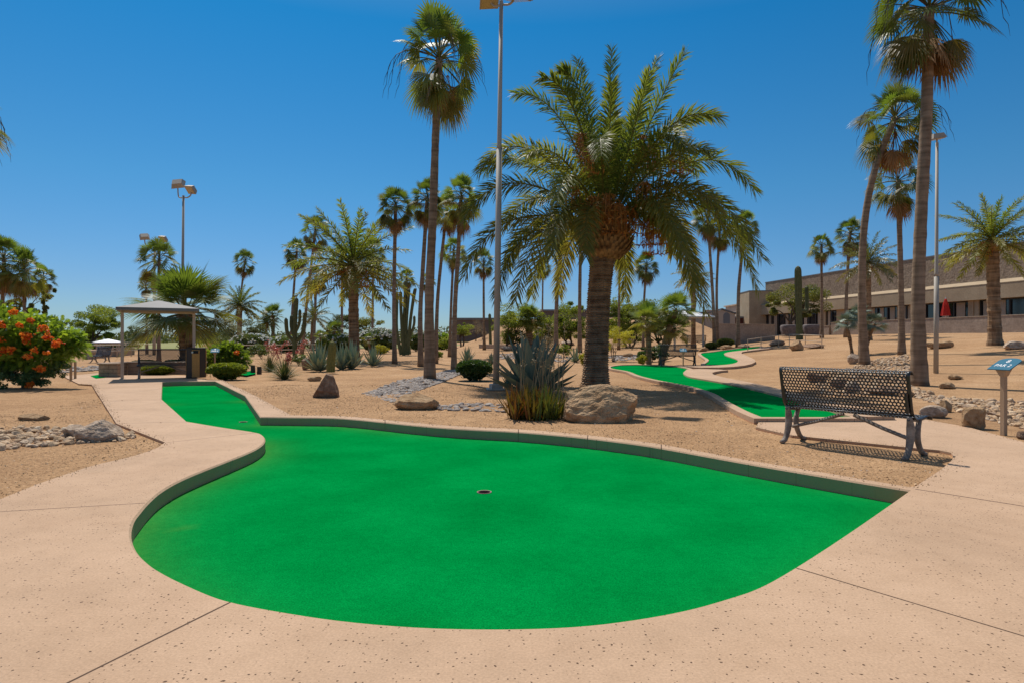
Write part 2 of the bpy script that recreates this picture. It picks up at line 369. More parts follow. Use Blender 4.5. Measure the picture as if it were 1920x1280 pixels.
def concrete_material(name, joints, base=(0.462, 0.309, 0.198)):
    m, nt, b = new_mat(name)
    tc = N(nt, 'ShaderNodeTexCoord'); sep = N(nt, 'ShaderNodeSeparateXYZ')
    nt.links.new(tc.outputs['Object'], sep.inputs[0])
    X, Y, Z = sep.outputs
    n1 = N(nt, 'ShaderNodeTexNoise', i_Scale=0.9, i_Detail=7.0, i_Roughness=0.65)
    n2 = N(nt, 'ShaderNodeTexNoise', i_Scale=90.0, i_Detail=3.0)
    n5 = N(nt, 'ShaderNodeTexNoise', i_Scale=2.2, i_Detail=2.0)
    for n in (n1, n2, n5): nt.links.new(tc.outputs['Object'], n.inputs['Vector'])
    d = lambda k: tuple(v * k for v in base)
    r1 = ramp(nt, n1.outputs['Fac'], [(0.25, d(0.84)), (0.5, base), (0.75, (base[0] * 1.1, base[1] * 1.11, base[2] * 1.13))])
    r2 = ramp(nt, n2.outputs['Fac'], [(0.3, (0.86,) * 3), (0.7, (1.1,) * 3)])
    c = mix(nt, 1.0, r1.outputs[0], r2.outputs[0], 'MULTIPLY')
    n7 = N(nt, 'ShaderNodeTexNoise', i_Scale=0.32, i_Detail=8.0, i_Roughness=0.7, i_Distortion=0.6)
    n8 = N(nt, 'ShaderNodeTexNoise', i_Scale=5.5, i_Detail=6.0, i_Roughness=0.75)
    for n in (n7, n8): nt.links.new(tc.outputs['Object'], n.inputs['Vector'])
    r7 = ramp(nt, n7.outputs['Fac'], [(0.32, (0.90, 0.88, 0.86)), (0.5, (1, 1, 1)), (0.68, (1.05, 1.06, 1.08))])
    r8 = ramp(nt, n8.outputs['Fac'], [(0.3, (0.93, 0.92, 0.91)), (0.52, (1, 1, 1)), (0.74, (1.05, 1.05, 1.06))])
    c = mix(nt, 1.0, mix(nt, 1.0, c, r7.outputs[0], 'MULTIPLY'), r8.outputs[0], 'MULTIPLY')
    # rock-salt pits: small irregular holes, thicker in some patches
    mp = N(nt, 'ShaderNodeMapping'); mp.inputs['Scale'].default_value = (1.0, 1.0, 0.0)
    nt.links.new(tc.outputs['Object'], mp.inputs[0])
    nd = N(nt, 'ShaderNodeTexNoise', i_Scale=40.0, i_Detail=2.0)
    nt.links.new(mp.outputs[0], nd.inputs['Vector'])
    wv = N(nt, 'ShaderNodeVectorMath', operation='MULTIPLY_ADD')
    wv.inputs[1].default_value = (0.018,) * 3
    nt.links.new(nd.outputs['Color'], wv.inputs[0]); nt.links.new(mp.outputs[0], wv.inputs[2])
    vo = N(nt, 'ShaderNodeTexVoronoi', i_Scale=19.0)
    vo.voronoi_dimensions = '2D'
    nt.links.new(wv.outputs[0], vo.inputs['Vector'])
    sc = N(nt, 'ShaderNodeSeparateColor'); nt.links.new(vo.outputs['Color'], sc.inputs[0])
    size = math_n(nt, 'MULTIPLY', math_n(nt, 'POWER', sc.outputs[0], 3.0), 0.115)
    dens = math_n(nt, 'GREATER_THAN', math_n(nt, 'ADD', sc.outputs[1], math_n(nt, 'MULTIPLY', n5.outputs['Fac'], 0.7)), 0.93)
    pit = math_n(nt, 'MULTIPLY', math_n(nt, 'LESS_THAN', vo.outputs['Distance'], size), dens)
    vo2 = N(nt, 'ShaderNodeTexVoronoi', i_Scale=34.0); vo2.voronoi_dimensions = '2D'
    nt.links.new(wv.outputs[0], vo2.inputs['Vector'])
    sc2 = N(nt, 'ShaderNodeSeparateColor'); nt.links.new(vo2.outputs['Color'], sc2.inputs[0])
    pit2 = math_n(nt, 'MULTIPLY', math_n(nt, 'LESS_THAN', vo2.outputs['Distance'], math_n(nt, 'MULTIPLY', sc2.outputs[0], 0.17)),
                  math_n(nt, 'GREATER_THAN', math_n(nt, 'ADD', sc2.outputs[1], math_n(nt, 'MULTIPLY', n5.outputs['Fac'], 1.1)), 1.2))
    pit = math_n(nt, 'MAXIMUM', pit, pit2)
    c = mix(nt, pit, c, (0.10, 0.058, 0.036))
    bumph = math_n(nt, 'MULTIPLY', pit, -1.0)
    for (p, q, w) in joints:
        p = Vector(p[:2]); q = Vector(q[:2]); L = (q - p).length; u = (q - p) / L
        dx = math_n(nt, 'SUBTRACT', X, p.x); dy = math_n(nt, 'SUBTRACT', Y, p.y)
        t = math_n(nt, 'ADD', math_n(nt, 'MULTIPLY', dx, u.x), math_n(nt, 'MULTIPLY', dy, u.y))
        s = math_n(nt, 'ABSOLUTE', math_n(nt, 'SUBTRACT', math_n(nt, 'MULTIPLY', dx, u.y), math_n(nt, 'MULTIPLY', dy, u.x)))
        inside = math_n(nt, 'MULTIPLY', math_n(nt, 'GREATER_THAN', t, 0.0), math_n(nt, 'LESS_THAN', t, L))
        wob = math_n(nt, 'ADD', w * 0.6, math_n(nt, 'MULTIPLY', n1.outputs['Fac'], w * 0.8))
        k = math_n(nt, 'MULTIPLY', math_n(nt, 'LESS_THAN', s, wob), inside)
        c = mix(nt, k, c, (0.085, 0.05, 0.032))
        bumph = math_n(nt, 'SUBTRACT', bumph, k)
    # reddish colour on the cast faces of the kerb, painted to offset green turf bounce
    ng = N(nt, 'ShaderNodeTexNoise', i_Scale=6.0, i_Detail=4.0)
    mpg = N(nt, 'ShaderNodeMapping'); mpg.inputs['Scale'].default_value = (1, 1, 0.12)
    nt.links.new(tc.outputs['Object'], mpg.inputs[0]); nt.links.new(mpg.outputs[0], ng.inputs['Vector'])
    low = math_n(nt, 'MULTIPLY', math_n(nt, 'LESS_THAN', Z, -0.018), math_n(nt, 'ADD', math_n(nt, 'MULTIPLY', ng.outputs['Fac'], 0.9), 0.3), clamp=True)
    c = mix(nt, low, c, (0.54, 0.28, 0.15))
    nt.links.new(c, b.inputs['Base Color'])
    b.inputs['Roughness'].default_value = 0.88; b.inputs['Specular IOR Level'].default_value = 0.2
    bp = N(nt, 'ShaderNodeBump'); bp.inputs['Strength'].default_value = 0.5; bp.inputs['Distance'].default_value = 0.008
    hh = math_n(nt, 'ADD', bumph, math_n(nt, 'MULTIPLY', n2.outputs['Fac'], 0.25))
    nt.links.new(hh, bp.inputs['Height']); nt.links.new(bp.outputs[0], b.inputs['Normal'])
    return m

def turf_material():
    m, nt, b = new_mat('putting_carpet')
    tc = N(nt, 'ShaderNodeTexCoord')
    n1 = N(nt, 'ShaderNodeTexNoise', i_Scale=1.1, i_Detail=6.0, i_Roughness=0.6)
    n2 = N(nt, 'ShaderNodeTexNoise', i_Scale=120.0, i_Detail=3.0)
    n3 = N(nt, 'ShaderNodeTexNoise', i_Scale=16.0, i_Detail=5.0, i_Roughness=.8)
    for n in (n1, n2, n3): nt.links.new(tc.outputs['Object'], n.inputs['Vector'])
    r = ramp(nt, n1.outputs['Fac'], [(0.3, (0.0, 0.165, 0.03)), (0.5, (0.0, 0.20, 0.038)), (0.72, (0.0005, 0.235, 0.047))])
    r2 = ramp(nt, n2.outputs['Fac'], [(0.3, (0.68,) * 3), (0.7, (1.28,) * 3)])
    r3 = ramp(nt, n3.outputs['Fac'], [(0.3, (0.88,) * 3), (0.7, (1.1,) * 3)])
    c = mix(nt, 1.0, mix(nt, 1.0, r.outputs[0], r2.outputs[0], 'MULTIPLY'), r3.outputs[0], 'MULTIPLY')
    at = N(nt, 'ShaderNodeAttribute', attribute_name='tint')     # worn pile along the kerbs
    wear = math_n(nt, 'MULTIPLY', at.outputs['Fac'], math_n(nt, 'MULTIPLY', n3.outputs['Fac'], 1.1), clamp=True)
    c = mix(nt, wear, c, (0.10, 0.22, 0.035))
    nt.links.new(c, b.inputs['Base Color'])
    b.inputs['Roughness'].default_value = 0.95; b.inputs['Specular IOR Level'].default_value = 0.0
    b.inputs['Sheen Weight'].default_value = 0.0
    bp = N(nt, 'ShaderNodeBump'); bp.inputs['Strength'].default_value = 0.5; bp.inputs['Distance'].default_value = 0.006
    nt.links.new(n2.outputs['Fac'], bp.inputs['Height']); nt.links.new(bp.outputs[0], b.inputs['Normal'])
    return m
M['turf'] = turf_material()

M['stucco'] = noise_mat('split_block_wall', [(0.3, (0.235, 0.172, 0.122)), (0.7, (0.325, 0.245, 0.178))], scale=1.3, rough=.92, bump=.8, bscale=5, bdist=.08, spec=.1, fine=.22, fscale=4.5)
M['stuccolow'] = noise_mat('smooth_stucco', [(0.3, (0.34, 0.255, 0.165)), (0.7, (0.43, 0.335, 0.225))], scale=.8, rough=.9, bump=.3, bscale=9, spec=.1, fine=.1, fscale=9)
M['gardenwall'] = noise_mat('garden_wall_block', [(0.3, (0.27, 0.21, 0.165)), (0.7, (0.36, 0.285, 0.225))], scale=1.2, rough=.92, bump=.5, bscale=7, spec=.1, fine=.15, fscale=6)
M['greywall'] = noise_mat('far_wall_brown', [(0.3, (0.13, 0.10, 0.085)), (0.7, (0.18, 0.14, 0.115))], scale=.6, rough=.9)
M['beige'] = noise_mat('beige_render', [(0.3, (0.42, 0.35, 0.28)), (0.7, (0.5, 0.42, 0.34))], scale=.6, rough=.9, spec=.1)
M['redtile'] = noise_mat('dark_red_fascia', [(0.3, (0.11, 0.035, 0.025)), (0.7, (0.16, 0.055, 0.04))], scale=3, rough=.8)
M['roofgrey'] = plain_mat('grey_roof', (0.16, 0.17, 0.18), .7)
M['glass'] = plain_mat('dark_window_glass', (0.012, 0.016, 0.022), .06, spec=.8)
M['blind'] = plain_mat('vertical_blind', (0.34, 0.28, 0.21), .7)
M['frame'] = plain_mat('bronze_window_frame', (0.03, 0.025, 0.022), .4)
M['shaderoof'] = noise_mat('grey_metal_roof', [(0.3, (0.15, 0.145, 0.14)), (0.7, (0.19, 0.185, 0.18))], scale=2, rough=.6, spec=.2)
M['whiteroof'] = plain_mat('white_metal_roof', (0.78, 0.78, 0.78), .5)
M['post'] = plain_mat('tan_painted_steel', (0.55, 0.43, 0.33), .6)
M['pole'] = noise_mat('weathered_light_pole', [(0.3, (0.32, 0.28, 0.23)), (0.7, (0.42, 0.38, 0.32))], scale=2, rough=.6, stretch=(1, 1, .3))
M['lamp'] = plain_mat('lamp_housing', (0.36, 0.31, 0.25), .55)
M['lens'] = plain_mat('lamp_lens', (0.45, 0.33, 0.16), .2, spec=.6)
M['benchblack'] = plain_mat('black_coated_steel', (0.016, 0.018, 0.02), .32, spec=.6)
M['benchleg'] = noise_mat('worn_grey_paint', [(0.35, (0.15, 0.115, 0.09)), (0.55, (0.26, 0.215, 0.175)), (0.75, (0.36, 0.31, 0.26))], scale=9, rough=.6, bump=.2, fine=.15, fscale=40)
M['binbrown'] = plain_mat('dark_brown_bin', (0.03, 0.02, 0.016), .4)
M['binpanel'] = plain_mat('bin_wood_panel', (0.56, 0.25, 0.065), .5, var=.15, scale=20)
M['black'] = plain_mat('black_void', (0.006, 0.006, 0.006), .6)
M['label'] = plain_mat('white_label', (0.7, 0.7, 0.68), .5)
M['block'] = noise_mat('planter_block', [(0.3, (0.30, 0.215, 0.15)), (0.7, (0.42, 0.31, 0.22))], scale=4, rough=.9, bump=.4, fine=.12, fscale=30)
M['mortar'] = plain_mat('mortar_joint', (0.17, 0.12, 0.09), .9)
M['wood'] = noise_mat('tan_wood_post', [(0.3, (0.36, 0.235, 0.14)), (0.7, (0.47, 0.33, 0.21))], scale=8, rough=.75, stretch=(1, 1, .15), bump=.2)
M['signblue'] = plain_mat('teal_sign_face', (0.025, 0.13, 0.20), .75, spec=.2)
M['signtext'] = plain_mat('white_lettering', (0.78, 0.78, 0.78), .5)
M['rail'] = plain_mat('tan_rail', (0.45, 0.35, 0.25), .55)
M['redcloth'] = plain_mat('red_canvas', (0.62, 0.03, 0.015), .8)
M['cover'] = noise_mat('grey_canvas_cover', [(0.3, (0.10, 0.08, 0.075)), (0.7, (0.22, 0.18, 0.165))], scale=5, rough=.8, bump=.6)
M['cup'] = plain_mat('cup_liner', (0.22, 0.12, 0.10), .5)
M['log'] = noise_mat('dark_log', [(0.3, (0.04, 0.03, 0.025)), (0.7, (0.10, 0.075, 0.06))], scale=8, rough=.9, bump=.5)
M['whitepaint'] = plain_mat('white_paint', (0.75, 0.74, 0.72), .5)

# ------------------------------------------------------------------ polygons
def z0(pts, dz=0.0):
    out = []
    for p in pts:
        if len(p) == 3: out.append(Vector((p[0], p[1])))       # ('w') world point marked by a third value
        else:
            D = F * (H - dz) / (p[1] - CY)
            out.append(Vector(((p[0] - CX) / F * D, D)))
    return out

def smooth_loop(pts, it=2, keep=()):
    """corner-cutting subdivision, leaving marked corners sharp"""
    keep = [Vector(k) for k in keep]
    for _ in range(it):
        out = []; n = len(pts)
        for i in range(n):
            a, b, c = pts[i - 1], pts[i], pts[(i + 1) % n]
            if any((b - k).length < 1e-4 for k in keep): out.append(b)
            else: out += [b.lerp(a, .25), b.lerp(c, .25)]
        pts = out
    return pts

def area(p):
    return 0.5 * sum(p[i].x * p[(i + 1) % len(p)].y - p[(i + 1) % len(p)].x * p[i].y for i in range(len(p)))

def ccw(p): return p if area(p) > 0 else p[::-1]

def offset(p, d):
    """ccw polygon, d > 0 grows it"""
    out = []; n = len(p)
    for i in range(n):
        a, b, c = p[i - 1], p[i], p[(i + 1) % n]
        e1 = (b - a); e2 = (c - b)
        if e1.length < 1e-9 or e2.length < 1e-9: out.append(b.copy()); continue
        e1.normalize(); e2.normalize()
        n1 = Vector((e1.y, -e1.x)); n2 = Vector((e2.y, -e2.x))
        m = n1 + n2
        if m.length < 1e-6: m = n1
        m.normalize()
        k = max(0.45, m.dot(n1))
        out.append(b + m * (d / k))
    return out

def inpoly(q, poly):
    x, y = q[0], q[1]; c = False; n = len(poly); j = n - 1
    for i in range(n):
        xi, yi = poly[i].x, poly[i].y; xj, yj = poly[j].x, poly[j].y
        if (yi > y) != (yj > y) and x < (xj - xi) * (y - yi) / (yj - yi) + xi: c = not c
        j = i
    return c

def inpoly_np(XY, poly):
    x, y = XY[:, 0], XY[:, 1]; c = np.zeros(len(XY), bool); n = len(poly); j = n - 1
    for i in range(n):
        xi, yi = poly[i].x, poly[i].y; xj, yj = poly[j].x, poly[j].y
        if yi != yj:
            k = ((yi > y) != (yj > y)) & (x < (xj - xi) * (y - yi) / (yj - yi) + xi)
            c ^= k
        j = i
    return c

def fill(loops, extra=(), outer=None, holes=()):
    vs, es = [], []
    for lp in loops:
        o = len(vs); vs += [Vector(p) for p in lp]
        es += [(o + i, o + (i + 1) % len(lp)) for i in range(len(lp))]
    vs += [Vector(p) for p in extra]
    rv, _, rf, _, _, _ = delaunay_2d_cdt(vs, es, [], 0, 1e-5)
    V = np.array([(p.x, p.y) for p in rv])
    T = np.array([f for f in rf if len(f) == 3])
    C = V[T].mean(axis=1)
    ok = np.ones(len(T), bool)
    if outer is not None: ok &= inpoly_np(C, outer)
    for h in holes: ok &= ~inpoly_np(C, h)
    T = T[ok]
    # ccw
    a = V[T[:, 0]]; b = V[T[:, 1]]; c = V[T[:, 2]]
    flip = ((b - a)[:, 0] * (c - a)[:, 1] - (b - a)[:, 1] * (c - a)[:, 0]) < 0
    T[flip] = T[flip][:, ::-1]
    return V, T

# main putting green
HOLE_PX = [(304.5, 715.5), (336.7, 714.2), (403.5, 713.8), (459, 740.6), (488, 781), (545, 781.6), (627, 782.4), (680, 786.5), (722, 791), (795, 798.5), (868, 804), (972, 808.5),
           (1087, 818.7), (1178, 829.6), (1240, 838.7), (1400, 868), (1568, 896), (1704, 918), (1675, 938.6), (1582, 1002.5), (1488, 1063), (1419, 1102), (1360, 1121),
           (1290, 1141), (1200, 1158), (1090, 1172), (960, 1177), (800, 1175), (650, 1163), (530, 1145), (435, 1127), (385, 1110), (300, 1070), (262, 1040), (249, 1018), (245, 997), (251, 974), (263, 959), (277, 942), (301, 920), (340, 898),
           (397, 875), (473, 845.6), (493, 833), (498.5, 824), (495, 815.5), (484, 810), (419, 801), (351, 789.4), (303, 747)]
hole_raw = z0(HOLE_PX)
sharp = [hole_raw[i] for i in (0, 2, 3, 4, 17, 48, 49)]
hole = ccw(smooth_loop(hole_raw, 2, sharp))
OUT = [(-3.9, -4, 0), (6.0, -4, 0), (6.2, 6.5, 0), (1920, 828), (1816, 800), (1704, 780), (1600, 781.5), (1428, 781.5), (1417, 800), (1484, 815), (1704, 838), (1781, 845), (1789.5, 856), (1774, 873), (1718, 910),
       (1706, 912.5), (1568, 889), (1400, 861.5), (1240, 832), (1178, 823.5), (1087, 813), (972, 803.2), (868, 798.8), (795, 793.4), (722, 786.2), (680, 781.8), (627, 778.2), (546, 777.6), (482, 742.6), (417, 711.5), (380, 710.5),
       (352, 703.5), (250, 700.5), (185, 698.5), (118, 704.5), (148, 719.2), (172, 720.6), (218, 793), (309.5, 828.5), (292, 841), (240, 857), (172, 872), (120, 889.5), (69, 907), (0, 935)]
outer = z0(OUT)
shp = [outer[i] for i in range(len(outer)) if i not in (11, 12, 13, 20, 21, 22, 23, 24, 25, 26, 39, 40, 41, 42)]
outer = ccw(smooth_loop(outer, 1, shp))

J = lambda a, b, w=0.006: (z0([a])[0], z0([b])[0], w)
def JX(a, b, k, w=0.006):      # first end carried on past the picture to the slab edge
    p, q, w = J(a, b, w); return (q + (p - q) * k, q, w)
joints = [JX((105, 1290), (436, 1126), 3.2), JX((1935, 1196), (1487, 1062), 2.2), JX((1945, 952), (1716, 916), 1.9, 0.009), JX((-60, 962), (272, 942), 1.2),
          J((311, 829), (485, 810)), J((197, 752), (303, 748)), J((722, 780), (722, 793)), J((972, 800), (972, 811)), J((1240, 828), (1240, 842)), J((1104, 806), (1101, 824)),
          J((218, 793), (351, 790)), J((190, 741), (303, 728), .004)]
M['concrete'] = concrete_material('salt_finish_concrete', joints)
M['concrete2'] = concrete_material('path_concrete', [])

def concrete_slab():
    mb = MB()
    ch = 0.014
    h1 = offset(hole, ch)
    V, T = fill([outer, h1], outer=outer, holes=[h1])
    mb.addarr(np.c_[V, np.zeros(len(V))], T)
    def wall(lp0, z_0, lp1, z_1):
        n = len(lp0)
        vs = [(p.x, p.y, z_0) for p in lp0] + [(p.x, p.y, z_1) for p in lp1]
        q = [(i, (i + 1) % n, n + (i + 1) % n, n + i) for i in range(n)]
        mb.addarr(vs, q)
    wall(h1, 0.0, hole, -ch); wall(hole, -ch, hole, -0.26)
    wall(outer[::-1], 0.0, outer[::-1], -0.2)
    o = mb.build('pavement', M['concrete'])
    return tag(o, 'pale tan salt-finish concrete path and kerb round the putting green', kind='structure')
concrete_slab()

TURF_Z = -0.135
def turf_sheet():
    mb = MB()
    lp = offset(hole, 0.004)
    cups = []
    for (px, py, r) in ((908, 922, 0.062), (456, 790.5, 0.062)):
        D = F * (H - TURF_Z) / (py - CY)
        c = Vector(((px - CX) / F * D, D))
        cups.append((c, r))
    rings = [[c + Vector((math.cos(a), math.sin(a))) * r for a in np.arange(24) * 2 * math.pi / 24] for c, r in cups]
    xs = [p.x for p in lp]; ys = [p.y for p in lp]
    ex = []
    P0 = np.array([(p.x, p.y) for p in lp])
    Y = min(ys)
    while Y < max(ys):
        st = 0.10 + 0.012 * max(0, Y - 2)
        gx = np.arange(min(xs), max(xs), st) + rng.uniform(-.02, .02)
        pts = np.c_[gx, np.full(len(gx), Y) + rng.uniform(-.02, .02, len(gx))]
        k = inpoly_np(pts, lp)
        for c, r in cups: k &= np.hypot(pts[:, 0] - c.x, pts[:, 1] - c.y) > r * 1.5
        ex += [Vector(p) for p in pts[k]]
        Y += st
    V, T = fill([lp] + rings, ex, outer=lp, holes=rings)
    d = np.min(np.hypot(V[:, None, 0] - P0[None, :, 0], V[:, None, 1] - P0[None, :, 1]), axis=1)
    leftish = np.clip((-1.0 - V[:, 0]) / 1.5, 0.0, 1)
    tint = np.exp(-d / 0.16) * (0.10 + 0.5 * leftish)
    # a scuffed brown patch in the carpet
    s = z0([(338, 992)], TURF_Z)[0]
    tint = np.maximum(tint, 0.8 * np.exp(-((V[:, 0] - s.x) ** 2 + (V[:, 1] - s.y) ** 2) / 0.0015))
    dz = np.exp(-d / 0.05) * 0.004
    Z = TURF_Z + dz
    mb.addarr(np.c_[V, Z], T, tint)
    o = mb.build('putting_green', M['turf'], smooth=True)
    tag(o, 'bright green carpet of the large kidney-shaped putting green', kind='structure')
    for (c, r), lab in zip(cups, ('sunken golf hole cup in the middle of the wide green lobe', 'small golf hole cup at the narrow neck of the green')):
        root = empty('golf_cup', (c.x, c.y, TURF_Z), lab, 'golf cup')
        cb = MB(); n = 24
        an = np.arange(n) * 2 * math.pi / n
        rr = r + 0.001
        vs = [(math.cos(a) * rr, math.sin(a) * rr, -0.004) for a in an] + [(math.cos(a) * rr, math.sin(a) * rr, -0.09) for a in an]
        cb.addarr(vs, [(i, n + i, n + (i + 1) % n, (i + 1) % n) for i in range(n)])
        cb.add([(math.cos(a) * rr, math.sin(a) * rr, -0.088) for a in an], [list(range(n))])
        cb.build('liner', M['cup'], root)
        rb = MB()
        vs = [(math.cos(a) * q, math.sin(a) * q, z) for q, z in ((r - .006, -.002), (r - .006, .004), (r + .006, .005), (r + .006, .0)) for a in an]
        rb.addarr(vs, [(k * n + i, k * n + (i + 1) % n, (k + 1) * n + (i + 1) % n, (k + 1) * n + i) for k in range(3) for i in range(n)])
        rb.build('rim', M['cup'], root)
turf_sheet()

# second course (rising away to the right)
GA = [(1143, 688), (1150, 685), (1174, 683), (1230, 683), (1268, 686), (1290, 690), (1293, 693), (1281, 696.5), (1281, 700.5), (1291, 706), (1322, 711), (1369, 719), (1440, 735), (1500, 751), (1557, 767), (1597, 781),
      (1428, 781), (1400, 770), (1362, 750), (1340, 736), (1300, 724), (1268, 718), (1230, 711.5), (1196, 703), (1181, 695.5), (1150, 691)]
GB = [(1312, 661), (1334, 659.5), (1356, 656), (1425, 648), (1425, 652), (1400, 655.6), (1371, 658.7), (1357, 661.5), (1359, 666), (1377, 671), (1385.6, 676), (1377.5, 681), (1352, 684), (1317, 683.5), (1327, 678), (1330, 673.5), (1318, 667.5)]
DZ_T, DZ_C = 0.016, 0.055
def gl(pts, dz): return [Vector(G(x, y, dz)[:2]) for x, y in pts]
ga = ccw(smooth_loop(gl(GA, DZ_C), 2, [Vector(G(*GA[i], DZ_C)[:2]) for i in (15, 16)]))
gb = ccw(smooth_loop(gl(GB, DZ_C), 2))
def drape(mb, V, T, dz, tint=0.0):
    Z = np.array([terrain(x, y) + dz for x, y in V])
    mb.addarr(np.c_[V, Z], T, tint)
def draped_wall(mb, lp, za, zb):
    n = len(lp)
    vs = [(p.x, p.y, terrain(p.x, p.y) + za) for p in lp] + [(p.x, p.y, terrain(p.x, p.y) + zb) for p in lp]
    mb.addarr(vs, [(i, (i + 1) % n, n + (i + 1) % n, n + i) for i in range(n)])
def grid_in(lp, st):
    xs = [p.x for p in lp]; ys = [p.y for p in lp]
    g = np.array([(x, y) for x in np.arange(min(xs), max(xs), st) for y in np.arange(min(ys), max(ys), st)])
    if len(g) == 0: return []
    return [Vector(p) for p in g[inpoly_np(g, lp)]]
for nm, lp, lab in (('far_green', ga, 'bright green carpet of the winding second course behind the bench'), ('upper_green', gb, 'bright green carpet of the farthest course near the handrail')):
    mb = MB(); V, T = fill([lp], grid_in(lp, 1.0), outer=lp); drape(mb, V, T, DZ_T)
    tag(mb.build('putting_green', M['turf'], smooth=True), lab, kind='structure')
    mb = MB(); out = offset(lp, 0.17)
    V, T = fill([lp, out], outer=out, holes=[lp]); drape(mb, V, T, DZ_C)
    draped_wall(mb, lp, DZ_C, DZ_T - .05); draped_wall(mb, out[::-1], DZ_C, -0.1)
    tag(mb.build('kerb', M['concrete2']), 'narrow tan concrete kerb round the ' + ('second' if nm == 'far_green' else 'farthest') + ' course', kind='structure')
PATCH = [
    [(1290, 690), (1372, 692.5), (1345, 695), (1332, 699), (1352, 706), (1402, 715), (1470, 730), (1560, 752), (1704, 779.5), (1599, 780.5), (1557, 766.5), (1500, 750.5), (1440, 734.5), (1369, 718.5), (1322, 710.6), (1291, 705.5), (1281.5, 700.2), (1281.5, 696.8)],
    [(1386, 660), (1403, 667.5), (1420, 676), (1405, 683.7), (1365, 688), (1300, 688.5), (1255, 684), (1317, 684), (1352, 684.5), (1378, 681.5), (1386, 676), (1378, 671), (1360, 666), (1358, 662), (1371, 659), (1400, 656), (1428, 652.3), (1445, 650.5), (1450, 652), (1410, 656.5)]]
for k, pp in enumerate(PATCH):
    lp = ccw(smooth_loop(gl(pp, DZ_C + .004), 1)); mb = MB()
    V, T = fill([lp], grid_in(lp, 1.0), outer=lp); drape(mb, V, T, DZ_C + 0.004 + .003 * k)
    draped_wall(mb, lp[::-1], DZ_C + .004 + .003 * k, -0.1)
    tag(mb.build('path', M['concrete2']), ('tan concrete path beside the second course behind the bench', 'wide tan concrete path curling round the farthest course')[k], kind='structure')
# little far slips of green carpet
for pp, lab in ([(170, 703.5), (190, 700), (200, 706), (180, 708)], 'small slip of green carpet beside the block planter'), ([(440, 700.5), (476, 693), (480, 699.5), (462, 703)], 'small slip of green carpet behind the clipped hedge'):
    lp = ccw(gl(pp, .02)); mb = MB(); V, T = fill([lp], outer=lp); drape(mb, V, T, .02 if pp[0][0] > 300 else .012)
    tag(mb.build('putting_green', M['turf']), lab, kind='structure')

# ground sheet with the pit of the main green left open
def ground():
    carve = offset(hole, 0.06)
    pts = []
    Y = -6.0
    while Y < 30:
        st = 0.35 + max(0, Y) * 0.03
        for x in np.arange(-14 - max(0, Y) * 1.1, 16 + max(0, Y) * 1.1, st): pts.append((x + rng.uniform(-.3, .3) * st, Y + rng.uniform(-.3, .3) * st))
        Y += st
    while Y < 170:
        st = 1.3 + (Y - 30) * 0.04
        for x in np.arange(-30 - Y, 30 + Y, st): pts.append((x + rng.uniform(-.3, .3) * st, Y))
        Y += st
    pts = np.array(pts)
    c0 = np.array([(p.x, p.y) for p in carve])
    keep = ~inpoly_np(pts, carve)
    pts = pts[keep]
    big = [Vector((-4000, -60)), Vector((4000, -60)), Vector((4000, 6000)), Vector((-4000, 6000))]
    extra = [Vector(p) for p in pts] + [Vector((a * d, d)) for d in (260, 500, 1200, 3000) for a in (-1.2, -.8, -.4, 0, .4, .8, 1.2)]
    V, T = fill([big, carve], extra, outer=big, holes=[carve])
    onslab = inpoly_np(V, offset(outer, 0.12))
    Z = np.empty(len(V))
    for i, (x, y) in enumerate(V):
        z = terrain(x, y) if y < 200 else terrain(x * 200 / y, 200) * max(0, 1 - (y - 200) / 400)
        amp = 0.012 if onslab[i] else 0.035
        z += amp * mnoise.noise(Vector((x * .45, y * .45, 0))) + 0.004 * mnoise.noise(Vector((x * 3, y * 3, 5)))
        if y > 17 and not onslab[i]: z -= 0.01
        Z[i] = z - 0.03
    mb = MB(); mb.addarr(np.c_[V, Z], T)
    tag(mb.build('ground', M['sand'], smooth=True), 'tan decomposed granite ground', kind='structure')
    # golf fairway beyond the course, lower left
    mb = MB()
    lp = ccw([Vector(p) for p in ((-14, 95), (-22, 100), (-45, 92), (-75, 88), (-220, 110), (-1800, 900), (-1800, 1500), (300, 1500), (60, 300), (-6, 150))])
    V, T = fill([lp], grid_in(lp, 60), outer=lp); mb.addarr(np.c_[V, np.full(len(V), 0.05)], T)
    tag(mb.build('fairway', M['golf']), 'dry yellow-green golf fairway far to the left', kind='structure')
ground()

